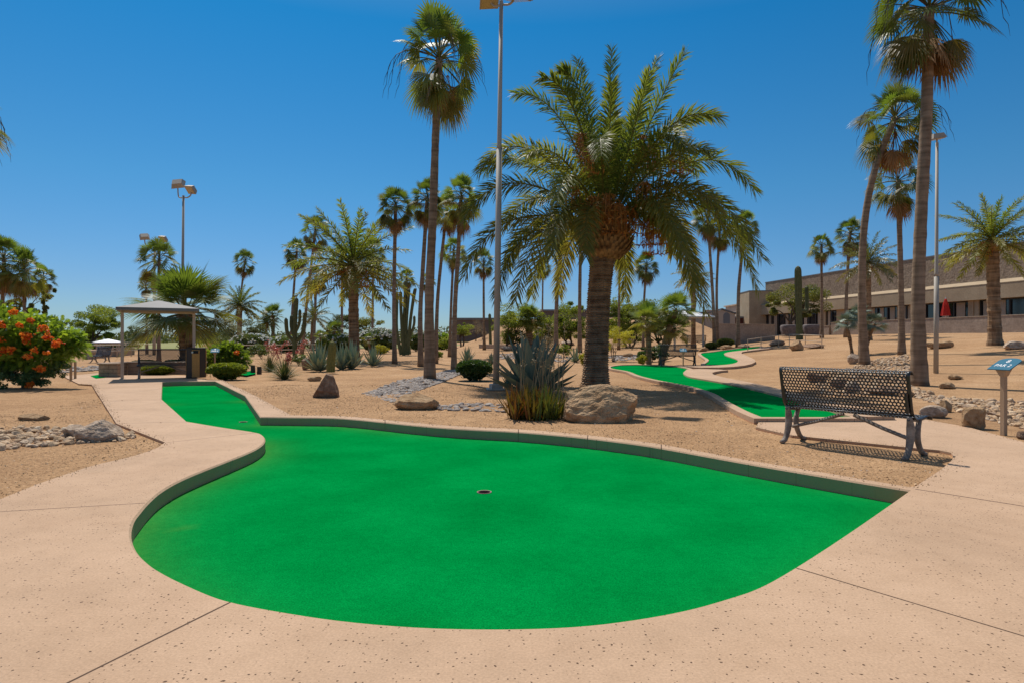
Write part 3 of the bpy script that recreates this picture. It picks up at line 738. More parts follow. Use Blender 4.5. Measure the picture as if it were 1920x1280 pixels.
# fine grit lying on the near granite
def grit():
    mb = MB()
    oc = np.array([(1, 0, 0), (0, 1, 0), (-1, 0, 0), (0, -1, 0), (0, 0, 1), (0, 0, -1)], float)
    of = np.array([(0, 1, 4), (1, 2, 4), (2, 3, 4), (3, 0, 4), (1, 0, 5), (2, 1, 5), (3, 2, 5), (0, 3, 5)])
    n = 0
    A = np.c_[rng.uniform(-9, 6, 60000), 4.3 + 14 * rng.uniform(0, 1, 60000) ** 1.5]
    grown = offset(outer, 0.02)
    ok = ~inpoly_np(A, grown)
    ok &= ~inpoly_np(A, hole) & ~inpoly_np(A, ga) & (np.abs(A[:, 0] / A[:, 1]) < .95)
    A = A[ok][:36000]
    for x, y in A:
        s = rng.uniform(.003, .0075) * (1.8 if rng.random() < .05 else 1) * (1 + .03 * y)
        th = rng.uniform(0, 6.28); c_, s_ = math.cos(th), math.sin(th)
        v = oc * np.array([s * rng.uniform(.7, 1.4), s, s * rng.uniform(.4, .8)])
        v = np.c_[v[:, 0] * c_ - v[:, 1] * s_, v[:, 0] * s_ + v[:, 1] * c_, v[:, 2]] + rng.normal(0, s * .18, (6, 3))
        z = terrain(x, y) - .03 + 0.035 * mnoise.noise(Vector((x * .45, y * .45, 0))) - (.01 if y > 17 else 0)
        mb.addarr(v + np.array([x, y, z + s * .25]), of, rng.random())
    tag(mb.build('granite_grit', M['grit']), 'loose granite grit scattered on the tan ground', kind='stuff')
grit()

def litter():
    """dry leaflet bits blown over the paving and the beds, and grit spilled over the path edges"""
    mb = MB()
    for _ in range(260):
        y = 2.4 + 17 * rng.random() ** 1.4; x = rng.uniform(-.85, .85) * y
        if inpoly((x, y), hole): z = TURF_Z + .004; pr = 0
        elif inpoly((x, y), outer): z = .003; pr = .12 if y > 6 else 0
        else: z = terrain(x, y) - .012; pr = 1.0
        if rng.random() > pr: continue
        L = rng.uniform(.02, .09) * (1.6 if pr == 1 else .7); w = rng.uniform(.003, .008); a_ = rng.uniform(0, 6.28)
        d = np.array([math.cos(a_), math.sin(a_), 0]); n_ = np.array([-d[1], d[0], 0]); p = np.array([x, y, z])
        mb.add([p - d * L / 2 - n_ * w, p - d * L / 2 + n_ * w, p + n_ * w + [0, 0, .012], p - n_ * w + [0, 0, .012], p + d * L / 2 + [0, 0, .004]], [(0, 3, 2, 1), (3, 4, 2)], rng.random())
    tag(mb.build('leaf_litter', M['skirt']), 'dry palm leaf bits scattered over paving and sand', kind='stuff')
    mb = MB()
    oc = np.array([(1, 0, 0), (0, 1, 0), (-1, 0, 0), (0, -1, 0), (0, 0, 1), (0, 0, -1)], float)
    of = np.array([(0, 1, 4), (1, 2, 4), (2, 3, 4), (3, 0, 4), (1, 0, 5), (2, 1, 5), (3, 2, 5), (0, 3, 5)])
    n = len(outer)
    for i in range(n):
        a_, b_ = outer[i], outer[(i + 1) % n]
        if min(a_.y, b_.y) < 2.5 or a_.y > 19: continue
        e = b_ - a_; L = e.length
        if L < 1e-6: continue
        e = e / L; inn = Vector((-e.y, e.x))
        for _ in range(int(L * 34)):
            q = a_ + e * rng.uniform(0, L) + inn * abs(rng.normal(0, .06))
            if inpoly(q, offset_hole): continue
            s_ = rng.uniform(.002, .006) * (1 + .04 * q.y)
            mb.addarr(oc * s_ * rng.uniform(.6, 1.2, 3) + np.array([q.x, q.y, s_ * .4]), of, rng.random())
    tag(mb.build('spilled_grit', M['grit']), 'sand and grit spilled over the edge of the concrete', kind='stuff')
offset_hole = offset(hole, .03)
litter()

# ------------------------------------------------------------------ palms
def unit(v): return v / (np.linalg.norm(v) + 1e-12)

def fan_leaf(mb, mbs, org, az, el, pet, Rb, nseg, tint, droop=.35, roll=0.0, spread=100, sag=0.1, stemw=.012, fold=.1):
    ca, sa = math.cos(az), math.sin(az)
    d = np.array([ca * math.cos(el), sa * math.cos(el), math.sin(el)])
    # petiole bends down with its own weight
    k = 5
    ts = np.linspace(0, 1, k)
    pp = org + d * pet * ts[:, None]
    pp[:, 2] -= sag * pet * ts ** 2 * math.cos(el)
    if mbs is not None: mbs.tube(pp, np.linspace(stemw, stemw * .6, k), 4, cap=False, tint=.3)
    d2 = unit(pp[-1] - pp[-2])
    side = unit(np.cross(d2, np.array([0, 0, 1.0])) if abs(d2[2]) < .98 else np.array([-sa, ca, 0]))
    nor = unit(np.cross(side, d2))
    side = unit(side * math.cos(roll) + nor * math.sin(roll)); nor = unit(np.cross(side, d2))
    c = pp[-1]
    da = 2 * R(spread) / nseg
    V, Fq, Ft = [], [], []
    for i in range(nseg):
        a = -R(spread) + da * (i + .5) + rng.normal(0, .02)
        dirv = d2 * math.cos(a) + side * math.sin(a)
        lat = -d2 * math.sin(a) + side * math.cos(a)
        L = Rb * (1 - .22 * (abs(a) / R(100)) ** 2) * rng.uniform(.9, 1.06)
        rm = .52 * L
        hw = math.tan(da / 2) * rm * 1.02
        pl = fold * hw * (1 if i % 2 else -1)
        def q(r, w, o=0.0):
            p = c + dirv * r + lat * w + nor * (o + fold * .6 * r * abs(math.sin(a)))
            p = p.copy(); p[2] -= droop * (r / Rb) ** 2.6 * Rb * (.55 + .45 * abs(math.cos(el)))
            return p
        o = len(V)
        V += [c, q(rm, -hw, pl), q(rm, hw, -pl), q(.8 * L, -hw * .5), q(.8 * L, hw * .5), q(L, 0)]
        Ft += [(o, o + 1, o + 2), (o + 3, o + 5, o + 4)]
        Fq += [(o + 1, o + 3, o + 4, o + 2)]
    V = np.array(V)
    n0 = mb.n
    mb.addarr(V, np.array(Fq), np.clip(tint + rng.normal(0, .05, len(V)), 0, 1))
    mb.f.append(np.array(Ft) + n0)

def fan_crown(n=34, nseg=20):
    """unit crown, radius about 1; returns green and dry mesh builders"""
    g, dry, st = MB(), MB(), MB()
    ga_ = math.pi * (3 - math.sqrt(5))
    for i in range(n):
        u = (i + .5) / n
        el = R(84 - 100 * u ** .9) + rng.normal(0, .13)
        az = i * ga_ + rng.normal(0, .3)
        tint = np.clip(.95 - .5 * u + rng.normal(0, .16), 0.02, 1)
        s = rng.uniform(.82, 1.12)
        fan_leaf(g, st, np.array([0, 0, .05 - .15 * u]), az, el, .58 * s, .46 * s, nseg, tint, .22 + .35 * u * rng.uniform(.5, 1.3), rng.normal(0, .6), sag=.06 + .25 * u, spread=108, stemw=.014)
    for i in range(int(n * .42)):          # older leaves hanging close to the trunk
        az = i * ga_ * 1.3 + rng.normal(0, .3); el = R(rng.uniform(-60, -22)); s = rng.uniform(.85, 1.1)
        fan_leaf(g, st, np.array([0, 0, -.15]), az, el, .5 * s, .48 * s, nseg, np.clip(rng.normal(.28, .16), 0, .7), .75, rng.normal(0, .5), sag=.3, spread=80, fold=.25)
    for i in range(int(n * .3)):
        az = i * ga_ * 1.7 + rng.normal(0, .3); el = R(rng.uniform(-84, -50))
        fan_leaf(dry, dry, np.array([0, 0, -.2 - .25 * rng.random()]), az, el, rng.uniform(.3, .45), rng.uniform(.35, .5), max(8, nseg // 2), rng.uniform(.1, .9), .6, rng.normal(0, .6), spread=60, sag=.25, fold=.4)
    return g, st, dry

def merge(a, b):
    for v, t in zip(b.v, b.t):
        a.v.append(v); a.t.append(t)
    for f in b.f: a.f.append(f + a.n)
    a.n += b.n
    return a

FAN = []
for k, (n, ns) in enumerate(((42, 24), (38, 24), (32, 22), (29, 22), (34, 22), (40, 22))):
    g, st, dry = fan_crown(n, ns)
    FAN.append((Proto(merge(g, st), 'crown', M['fan']), Proto(dry, 'dry_skirt', M['skirt'])))
def stalks():
    mb = MB()
    for i in range(9):
        az = rng.uniform(0, 6.28); L = rng.uniform(1.0, 1.45)
        t = np.linspace(0, 1, 9)
        d = np.array([math.cos(az), math.sin(az), 0])
        p = d * (L * .85 * np.sin(t * 1.5))[:, None] + np.c_[np.zeros(9), np.zeros(9), .35 * np.sin(t * 2.2) - .75 * t ** 3]
        mb.tube(p, np.linspace(.012, .004, 9), 4)
        for j in range(3, 9):
            q = np.array([p[j], p[j] + d * .06 + [0, 0, -.12], p[j] + d * .09 + rng.normal(0, .03, 3) + [0, 0, -.32]])
            mb.tube(q, [.006, .005, .002], 3)
    return mb
STALK = Proto(stalks(), 'flower_stalk', M['stalk'])

def catmull(pts, n=6):
    P_ = [pts[0] + (pts[0] - pts[1])] + list(pts) + [pts[-1] + (pts[-1] - pts[-2])]
    out = []
    for i in range(1, len(P_) - 2):
        for t in np.linspace(0, 1, n, endpoint=False):
            a, b, c, d = P_[i - 1], P_[i], P_[i + 1], P_[i + 2]
            out.append(0.5 * ((2 * b) + (c - a) * t + (2 * a - 5 * b + 4 * c - d) * t * t + (3 * b - a - 3 * c + d) * t ** 3))
    out.append(P_[-2])
    return out

def trunk_mesh(path, r0, r1, sides=12, flare=1.3, ring=.04):
    mb = MB()
    L = len(path); rad = []
    n = max(12, L)
    for i in range(L):
        t = i / (L - 1)
        r = r0 + (r1 - r0) * t
        r *= 1 + (flare - 1) * math.exp(-t * 9)
        r *= 1 + ring * rng.uniform(-1, 1)
        rad.append(r)
    mb.tube(path, rad, sides, cap=True)
    return mb

def densify(path, step):
    out = [path[0]]
    for a, b in zip(path[:-1], path[1:]):
        k = max(1, int((b - a).length / step))
        for j in range(1, k + 1): out.append(a.lerp(b, j / k))
    return out

VCOUNT = [0]
def VAR(v):
    VCOUNT[0] += 1
    return v if VCOUNT[0] < 5 else (v + 4 * (VCOUNT[0] % 2) + VCOUNT[0]) % 6
def fan_palm(label, base, way, crown, rpx, wpx, group='fan palms', var=None, skirt=True, D=None, stalk=False, name='fan_palm', cz=1.0):
    """base, waypoints and crown centre in photo pixels; all stand at one real distance"""
    b = G(*base) if D is None else P(base[0], base[1], D)
    D = b.y
    if D is not None and b.z > terrain(b.x, D) - .01: b.z = min(b.z, terrain(b.x, D))
    b.z -= 0.06
    root = empty(name, b, label, 'palm tree', group)
    pts = [Vector((0, 0, 0))] + [P(x, y, D) - b for x, y in way]
    top = P(crown[0], crown[1], D) - b
    pts.append(top)
    # lean a little in depth too
    dy = rng.uniform(-.03, .03) * top.z
    for p in pts[1:]: p.y += dy * (p.z / max(.1, top.z)) ** 2
    path = densify(catmull(pts, 6), 0.16 if D < 30 else .4)
    r0 = wpx * .69 / 2 * D / F
    tm = trunk_mesh(path, r0, r0 * .8, 14 if D < 30 else 9, flare=1.5, ring=.05)
    tm.build('trunk', M['fantrunk'], root, smooth=True)
    v = FAN[(rng.integers(0, 6) if var is None else VAR(var))]
    s = rpx * D / F * 1.05
    rz = rng.uniform(0, 6.28)
    top = pts[-1]
    v[0].put(root, top, rz, (s, s, s * cz))
    if skirt: v[1].put(root, top, rz, (s * .95, s * .95, s * (1.15 if skirt is True else skirt)))
    if stalk: STALK.put(root, top, rng.uniform(0, 6.28), s)
    return root

# --- feather fronds
def frond(mb, stem, p0, p1, p2, npair, lmax, wid, tint, vup=.5, stemr=.02):
    """quadratic curve p0-p1-p2, leaflets in a shallow V, longest past the middle"""
    p0, p1, p2 = [np.array(tuple(p), float) for p in (p0, p1, p2)]
    n = npair
    t = np.linspace(0.0, 1, 14)
    c = ((1 - t) ** 2)[:, None] * p0 + (2 * t * (1 - t))[:, None] * p1 + (t ** 2)[:, None] * p2
    stem.tube(c, np.linspace(stemr, stemr * .2, 14), 5, cap=False, tint=.2)
    tt = np.linspace(.10, 1, n)
    up0 = np.array([0, 0, 1.0])
    V, Q, Tn = [], [], []
    for k in range(n):
        s = tt[k]
        pos = (1 - s) ** 2 * p0 + 2 * s * (1 - s) * p1 + s * s * p2
        tan = unit(2 * (1 - s) * (p1 - p0) + 2 * s * (p2 - p1))
        side = np.cross(tan, up0)
        if np.linalg.norm(side) < .15: side = np.cross(tan, np.array([1.0, .3, 0]))
        side = unit(side); nor = unit(np.cross(side, tan))
        env = math.sin(math.pi * (s * .78 + .1)) ** .6
        if s < .25: env *= .35 + .65 * s / .25
        L = lmax * env
        ang = R(64 - 32 * s)
        for sd in (-1, 1):
            j1, phi = rng.normal(0, .1), rng.choice((-.5, .1, .75)) * vup * 2.0 + rng.normal(0, .18)
            sv = side * sd * math.cos(phi) + nor * math.sin(phi)
            dv = unit(tan * math.cos(ang + j1) + sv * math.sin(ang + j1))
            ll = L * rng.uniform(.86, 1.08)
            w = wid * (.6 + .4 * env)
            wv = unit(np.cross(dv, np.cross(sv, tan) * sd)) * w
            m = pos + dv * ll * .5; e = pos + dv * ll
            m = m + [0, 0, -.04 * ll]; e = e + [0, 0, -.2 * ll]
            o = len(V)
            V += [pos - wv * .5, pos + wv * .5, m - wv, m + wv, e]
            Q.append((o, o + 2, o + 3, o + 1)); Tn.append((o + 2, o + 4, o + 3))
    n0 = mb.n
    V = np.array(V)
    tn = np.clip(tint + rng.normal(0, .1, len(V) // 5).repeat(5), 0, 1)
    mb.addarr(V, np.array(Q), tn); mb.f.append(np.array(Tn) + n0)

def date_crown(n=38, npair=30, mat='date', L=1.0, droop=.6, lmax=.17, wid=.012):
    mb = MB()
    ga_ = math.pi * (3 - math.sqrt(5))
    for i in range(n):
        u = (i + .5) / n
        el = R(84 - 118 * u ** .9) + rng.normal(0, .08); az = i * ga_ + rng.normal(0, .15)
        l = L * rng.uniform(.88, 1.06) * (.85 + .15 * math.sin(u * 3.1))
        d = np.array([math.cos(az) * math.cos(el), math.sin(az) * math.cos(el), math.sin(el)])
        h = np.array([math.cos(az), math.sin(az), 0])
        p0 = d * .03
        p1 = d * l * .55
        dr = droop * (.35 + .65 * math.cos(el)) * (.7 + .5 * u)
        p2 = p1 + unit(d * (1 - .4 * dr) + h * .25 + np.array([0, 0, -dr])) * l * .55
        frond(mb, mb, p0, p1, p2, npair, lmax, wid, np.clip(.9 - .8 * u + rng.normal(0, .1), 0, 1), stemr=.012)
    return mb
DATE = [Proto(date_crown(46, 58, droop=.8, wid=.0075, lmax=.145), 'crown', M['date']), Proto(date_crown(36, 46, droop=.85, wid=.009, lmax=.15), 'crown', M['datepale'])]
def fruit_mb(n=26, L=1.0):
    mb = MB()
    for i in range(n):
        az = rng.uniform(0, 6.28); sp = rng.uniform(.05, .4) * L
        d = np.array([math.cos(az), math.sin(az), 0])
        t = np.linspace(0, 1, 6)
        p = d * (sp * np.sin(t * 1.7))[:, None] + np.c_[np.zeros(6), np.zeros(6), .12 * L * t - L * .8 * t ** 2]
        mb.tube(p, np.linspace(.012, .006, 6), 3, tint=rng.random())
        for j in range(2, 6):
            for _ in range(2):
                e = p[j] + rng.normal(0, .05, 3) * L
                mb.tube([p[j], e], [.012, .014], 3, tint=rng.random())
    return mb
FRUIT = Proto(fruit_mb(), 'fruit_cluster', M['fruit'])

def date_palm(label, base, crown, rpx, wpx, var=0, group='date palms', D=None, way=(), bootpx=None, fruit=0):
    b = G(*base) if D is None else P(base[0], base[1], D)
    D = b.y; b.z = min(b.z, terrain(b.x, D)) - .06
    root = empty('date_palm', b, label, 'palm tree', group)
    top = P(crown[0], crown[1], D) - b
    pts = [Vector((0, 0, 0))] + [P(x, y, D) - b for x, y in way] + [top]
    path = densify(catmull(pts, 5), .15 if D < 45 else .4)
    r0 = wpx / 2 * D / F
    trunk_mesh(path, r0, r0 * .92, 12, 1.25, .08).build('trunk', M['datetrunk'], root)
    s = rpx * D / F
    mb = MB(); L = len(path)
    k = max(2, int(.16 * L)); seg = path[-k:]
    mb.tube(seg, [r0 * (1 + .55 * math.sin(math.pi * (.15 + .8 * i / (k - 1)))) for i in range(k)], 12)
    mb.build('leaf_bases', M['boots'], root)
    DATE[var].put(root, top, rng.uniform(0, 6.28), s)
    for _ in range(fruit):
        a = rng.uniform(0, 6.28)
        FRUIT.put(root, top + Vector((math.cos(a) * s * .14, math.sin(a) * s * .14, -.03 * s)), a, s * .38)
    return root

# the big date palm in the planter
def hero_palm():
    D = G(1116, 722).y
    b = G(1116, 722); b.z -= .05
    root = empty('date_palm', b, 'big stout date palm with wide arching crown behind the large boulder', 'palm tree')
    # trunk: rows of old leaf scars
    sides, rows = 72, 230
    Ht = (P(1133, 470, D) - b).z
    cl = catmull([Vector((0, 0, 0)), P(1119, 640, D) - b, P(1123, 560, D) - b, P(1128, 500, D) - b, P(1133, 440, D) - b], 12)
    zs = np.array([p.z for p in cl]); xs = np.array([p.x for p in cl])
    mb = MB(); V = []
    Z = np.linspace(0, Ht, rows)
    for i, z in enumerate(Z):
        t = z / Ht
        w = np.interp(t, [0, .05, .15, .35, .7, .9, 1.0], [57, 49, 44.5, 41.5, 40.5, 43, 48])   # px widths
        r = w / 2 * D / F
        row = z / .062
        a = np.arange(sides) * 2 * math.pi / sides
        stag = .5 * (math.floor(row) % 2)
        fr = row - math.floor(row)
        cell = (a / (2 * math.pi) * 15 + stag) % 1.0
        bump = .05 * (1 - fr) ** 1.3 * (1 - (2 * np.abs(cell - .5)) ** 3) + rng.normal(0, .003, sides)
        bump += .012 * np.array([mnoise.noise(Vector((math.cos(q) * 2, math.sin(q) * 2, z * 2.5))) for q in a])
        rr = r * (1 + .0) + bump * .9
        cx = np.interp(z, zs, xs)
        V.append(np.c_[cx + np.cos(a) * rr, np.sin(a) * rr, np.full(sides, z)])
    V = np.concatenate(V)
    q = [(i * sides + j, i * sides + (j + 1) % sides, (i + 1) * sides + (j + 1) % sides, (i + 1) * sides + j) for i in range(rows - 1) for j in range(sides)]
    mb.addarr(V, q); mb.build('trunk', M['datetrunk'], root)
    # bulb of cut leaf bases
    mb = MB(); c0 = P(1136, 455, D) - b
    ga_ = math.pi * (3 - math.sqrt(5))
    rb = 40 * D / F
    core = [c0 + Vector((0, 0, z * D / F)) for z in (-32, -22, -8, 8, 25, 45, 70)]
    mb.tube(core, [r_ * D / F for r_ in (22, 37, 44, 44, 38, 28, 15)], 20)
    for i in range(330):
        u = i / 330
        z = (-34 + 92 * u) * D / F; az = i * ga_
        rr = np.interp(u, [0, .15, .4, .7, 1], [24, 40, 47, 40, 22]) * D / F
        p = np.array(c0) + np.array([math.cos(az) * rr, math.sin(az) * rr, z])
        o_ = np.array([math.cos(az), math.sin(az), .9 + u]); o_ = unit(o_)
        s_ = np.array([-math.sin(az), math.cos(az), 0])
        l = .17 * rng.uniform(.7, 1.3); w = .055
        mb.add([p - s_ * w, p + s_ * w, p + o_ * l + s_ * w * .55, p + o_ * l - s_ * w * .55, p - o_ * .02 + np.array([0, 0, .05]), p + o_ * l * .96 + np.array([0, 0, .03])],
               [(0, 1, 2, 3), (1, 0, 4), (0, 3, 5, 4), (2, 1, 4, 5), (3, 2, 5)])
    mb.build('leaf_bases', M['boots'], root)
    fr = [  # tip px, control px, depth of tip, depth of control
        (1090, 86, 1118, 230, .9, .3), (1147, 90, 1142, 240, .1, 0), (1240, 96, 1178, 250, .5, .2), (1264, 132, 1208, 235, -1.0, -.5), (1052, 110, 1098, 215, 1.3, .5),
        (1048, 150, 1095, 140, -.6, -.4), (968, 163, 1062, 158, .5, .2), (1012, 180, 1082, 165, -1.2, -.6), (1352, 200, 1232, 205, .9, .4), (1326, 244, 1240, 190, -1.0, -.5),
        (1346, 290, 1262, 235, 1.8, .9), (1393, 368, 1318, 232, -.8, -.5), (1421, 490, 1345, 265, .6, .4), (1392, 548, 1322, 300, -1.1, -.7), (1374, 500, 1300, 290, -2.0, -1.1),
        (1306, 590, 1275, 350, -.8, -.6), (1338, 470, 1280, 300, 1.9, 1.0), (1302, 455, 1262, 300, 2.4, 1.2), (900, 332, 975, 205, -.6, -.4), (908, 300, 975, 235, 1.1, .6),
        (868, 408, 945, 270, .3, .1), (938, 402, 1000, 300, 2.1, 1.0), (872, 524, 920, 360, -.4, -.3), (934, 562, 955, 400, -1.1, -.8), (966, 572, 1003, 380, -1.7, -1.0), (1024, 502, 1040, 350, -2.5, -1.4),
        (1000, 545, 1015, 390, 1.6, .9), (1100, 350, 1108, 225, -2.9, -1.5), (1238, 335, 1218, 225, -2.6, -1.5), (1178, 150, 1160, 270, 2.3, .9), (1112, 170, 1125, 270, 2.4, .9),
        (1078, 505, 1080, 360, -2.6, -1.7), (1226, 500, 1212, 340, -2.9, -1.6), (1264, 545, 1240, 360, -1.9, -1.2), (1200, 545, 1192, 380, 2.2, 1.5), (1060, 540, 1066, 390, 2.4, 1.5),
        (1195, 180, 1175, 280, -1.5, -.6), (1130, 200, 1135, 290, -1.6, -.6), (1290, 255, 1230, 260, 2.6, 1.1), (1000, 255, 1060, 255, 2.6, 1.1), (950, 480, 990, 340, 2.4, 1.3), (1330, 560, 1290, 380, 1.2, .9), (1170, 215, 1155, 300, .6, .2), (1215, 175, 1178, 280, 1.3, .5),
        (1100, 240, 1118, 320, .8, .3), (1285, 330, 1240, 270, -2.2, -1.2), (985, 330, 1045, 270, -2.0, -1.1), (1030, 420, 1055, 300, -2.9, -1.6), (1290, 430, 1245, 310, -2.5, -1.4),
    ]
    for (tx, ty, cx, cy, dt, dc) in fr:
        a = (tx - 1136) / 300
        o = P(1136 + 14 * max(-1, min(1, a * 2)), 405 + 22 * max(0, min(1, (ty - 250) / 300)), D) - b + Vector((0, -.08 if dt < 0 else .08, 0))
        c = P(cx, cy, D) - b + Vector((0, dc, 0)); e = P(tx, ty, D) - b + Vector((0, dt, 0))
        m = MB()
        L = (c - o).length + (e - c).length
        upness = max(0, min(1, (ty - 80) / 420))
        frond(m, m, o, c, e, 150, .63 * min(1, L / 4.2 + .2), .018, np.clip(.85 - .5 * upness + rng.normal(0, .12), 0.05, 1), vup=.5, stemr=.032)
        m.build('frond', M['date'], root)
    for (x, y, dy) in ((1212, 415, -.5), (1230, 430, .2), (1145, 395, -.9), (1170, 400, -.7), (1085, 262, -.5), (1098, 300, -.9), (1195, 268, -.6), (1215, 280, -.3), (1262, 285, -.4), (1072, 362, -.8), (1105, 385, -1.0), (1195, 360, -1.0), (1240, 345, -.3), (1130, 380, -1.0)):
        FRUIT.put(root, P(x, y, D) - b + Vector((0, dy, 0)), rng.uniform(0, 6.28), rng.uniform(.8, 1.15))
hero_palm()

# fan palms: label, base, waypoints, crown centre, crown radius px, trunk width px
fan_palm('very tall fan palm left of the central light pole, full green crown', (806, 708), [(805, 560), (812, 400), (818, 230)], (824, 112), 84, 24, var=0, stalk=True, skirt=.8, cz=1.12)
fan_palm('tallest fan palm beside the right light pole, its crown cut off by the frame', (1724, 721), [(1722, 560), (1730, 380), (1742, 200)], (1750, 8), 108, 33, var=1, stalk=True, skirt=.95)
fan_palm('curving fan palm with bent trunk left of the tallest right-hand palm', (1621, 682), [(1616, 570), (1620, 430), (1640, 320)], (1678, 222), 70, 20, var=2, stalk=True)
fan_palm('straight slim fan palm directly behind the tallest right-hand palm', (1691, 663), [(1690, 520)], (1690, 335), 52, 15, var=3)
fan_palm('small fan palm in front of the building near the tall saguaro', (1541, 633), [], (1539, 462), 25, 8, var=0)
fan_palm('fan palm in front of the building left of the curving palm', (1586, 632), [(1588, 540)], (1596, 437), 31, 9, var=1)
fan_palm('fan palm standing by the clipped shrubs at the far right course', (1384, 650), [(1385, 540)], (1397, 422), 27, 10, var=2)
fan_palm('right trunk of the close pair of fan palms behind the big date palm', (1346, 650), [(1344, 540)], (1350, 430), 30, 8, var=3)
fan_palm('left trunk of the close pair of fan palms behind the big date palm', (1340, 652), [(1337, 560)], (1328, 405), 32, 9, var=0)
fan_palm('fan palm with dense brown skirt just right of the medium date palm', (740, 681), [(739, 560)], (743, 386), 37, 11, var=1)
fan_palm('fan palm leaning right behind the very tall palm, orange dry skirt', (789, 685), [(788, 590), (793, 500)], (801, 372), 38, 13, var=2)
fan_palm('slender curving fan palm just right of the very tall palm', (817, 680), [(820, 570), (828, 480)], (838, 392), 34, 10, var=3)
fan_palm('fan palm with large shaggy skirt left of the clipped dark bush', (851, 691), [(853, 580), (859, 480)], (865, 370), 42, 13, var=0, skirt=1.4)
fan_palm('short fan palm behind the shaggy-skirted palm', (843, 668), [(846, 570)], (851, 470), 27, 8, var=1)
fan_palm('fan palm in front of the far flat-roofed building', (908, 655), [(907, 580)], (907, 490), 24, 7, var=2)
fan_palm('distant fan palm left of the big date palm, over the green thicket', (1016, 646), [], (1018, 500), 17, 5, var=3, D=92)
fan_palm('fan palm trunk rising through the left fronds of the big date palm', (1042, 660), [(1044, 560)], (1055, 430), 34, 11, var=0)
fan_palm('fan palm close behind the trunk of the big date palm on its left', (1087, 660), [(1087, 560)], (1090, 400), 32, 10, var=1)
fan_palm('fan palm seen under the right fronds of the big date palm', (1206, 655), [(1207, 580)], (1212, 497), 26, 7, var=2)
fan_palm('fan palm half hidden just right of the big date palm trunk', (1160, 655), [(1161, 570)], (1163, 470), 26, 7, var=3)
fan_palm('far fan palm behind the tall organ pipe cactus', (760, 655), [], (762, 520), 17, 6, var=0, D=82)
fan_palm('far fan palm glimpsed between two palm trunks right of the organ pipe cactus', (797, 655), [], (803, 526), 17, 5, var=1, D=85)
fan_palm('fan palm with slanting trunk left of the medium date palm', (545, 655), [(549, 575)], (558, 472), 26, 7, var=2)
fan_palm('taller fan palm behind the left fronds of the medium date palm', (566, 664), [(575, 570), (583, 500)], (591, 432), 30, 8, var=3)
fan_palm('low fan palm close to the left of the medium date palm trunk', (588, 656), [], (592, 520), 22, 8, var=0)
fan_palm('far fan palm leaning right above the small date palm', (446, 652), [(449, 580)], (461, 490), 22, 6, var=1)
fan_palm('fan palm directly behind the medium date palm', (641, 656), [], (641, 482), 24, 7, var=2)
fan_palm('fan palm behind the right fronds of the medium date palm', (698, 657), [], (700, 470), 26, 7, var=3)
fan_palm('fan palm beside the two far floodlight poles at left', (298, 678), [(298, 590)], (301, 488), 40, 9, var=0)
fan_palm('smaller fan palm left behind the palm at the far floodlights', (276, 668), [], (272, 534), 17, 6, var=1, D=60)
fan_palm('bushy fan palm at the left frame edge', (0, 668), [], (4, 485), 46, 11, var=2)
fan_palm('fan palm rising out of the orange-flowered shrub at left', (46, 668), [], (48, 505), 42, 9, var=3)
fan_palm('smaller fan palm right of the pair above the orange-flowered shrub', (84, 664), [], (84, 520), 22, 7, var=0)
fan_palm('fan palm mostly outside the left edge, dry frond tips showing', (-86, 722), [(-92, 500)], (-98, 205), 88, 26, var=1, stalk=True)
for (bx, by, cy_, r_, lab) in ((423, 646, 604, 5, 'tiny far palm left of the pair beyond the small date palm'), (430, 646, 599, 5, 'tiny far palm right of the pair beyond the small date palm')):
    fan_palm(lab, (bx, by), [], (bx, cy_), r_, 1.6, D=190, var=3)

date_palm('medium date palm behind the blue agaves at centre left', (664, 676), (662, 500), 128, 20, var=0, fruit=3, bootpx=1)
date_palm('date palm with thick dark trunk in front of the building at far right', (1866, 646), (1860, 452), 98, 22, var=0, fruit=1)
date_palm('date palm behind the curving fan palm by the building wall', (1630, 637), (1628, 494), 62, 9, var=1)
date_palm('small date palm left of the hesperaloe clumps', (448, 657), (450, 575), 46, 9, var=0)
date_palm('dwarf date palm right of the small date palm', (497, 652), (500, 605), 28, 6, var=1)
date_palm('date palm behind the saguaro at centre left', (584, 655), (588, 596), 36, 8, var=1)
date_palm('far date palm showing under the right fronds of the big date palm', (1300, 652), (1300, 520), 40, 9, var=1)

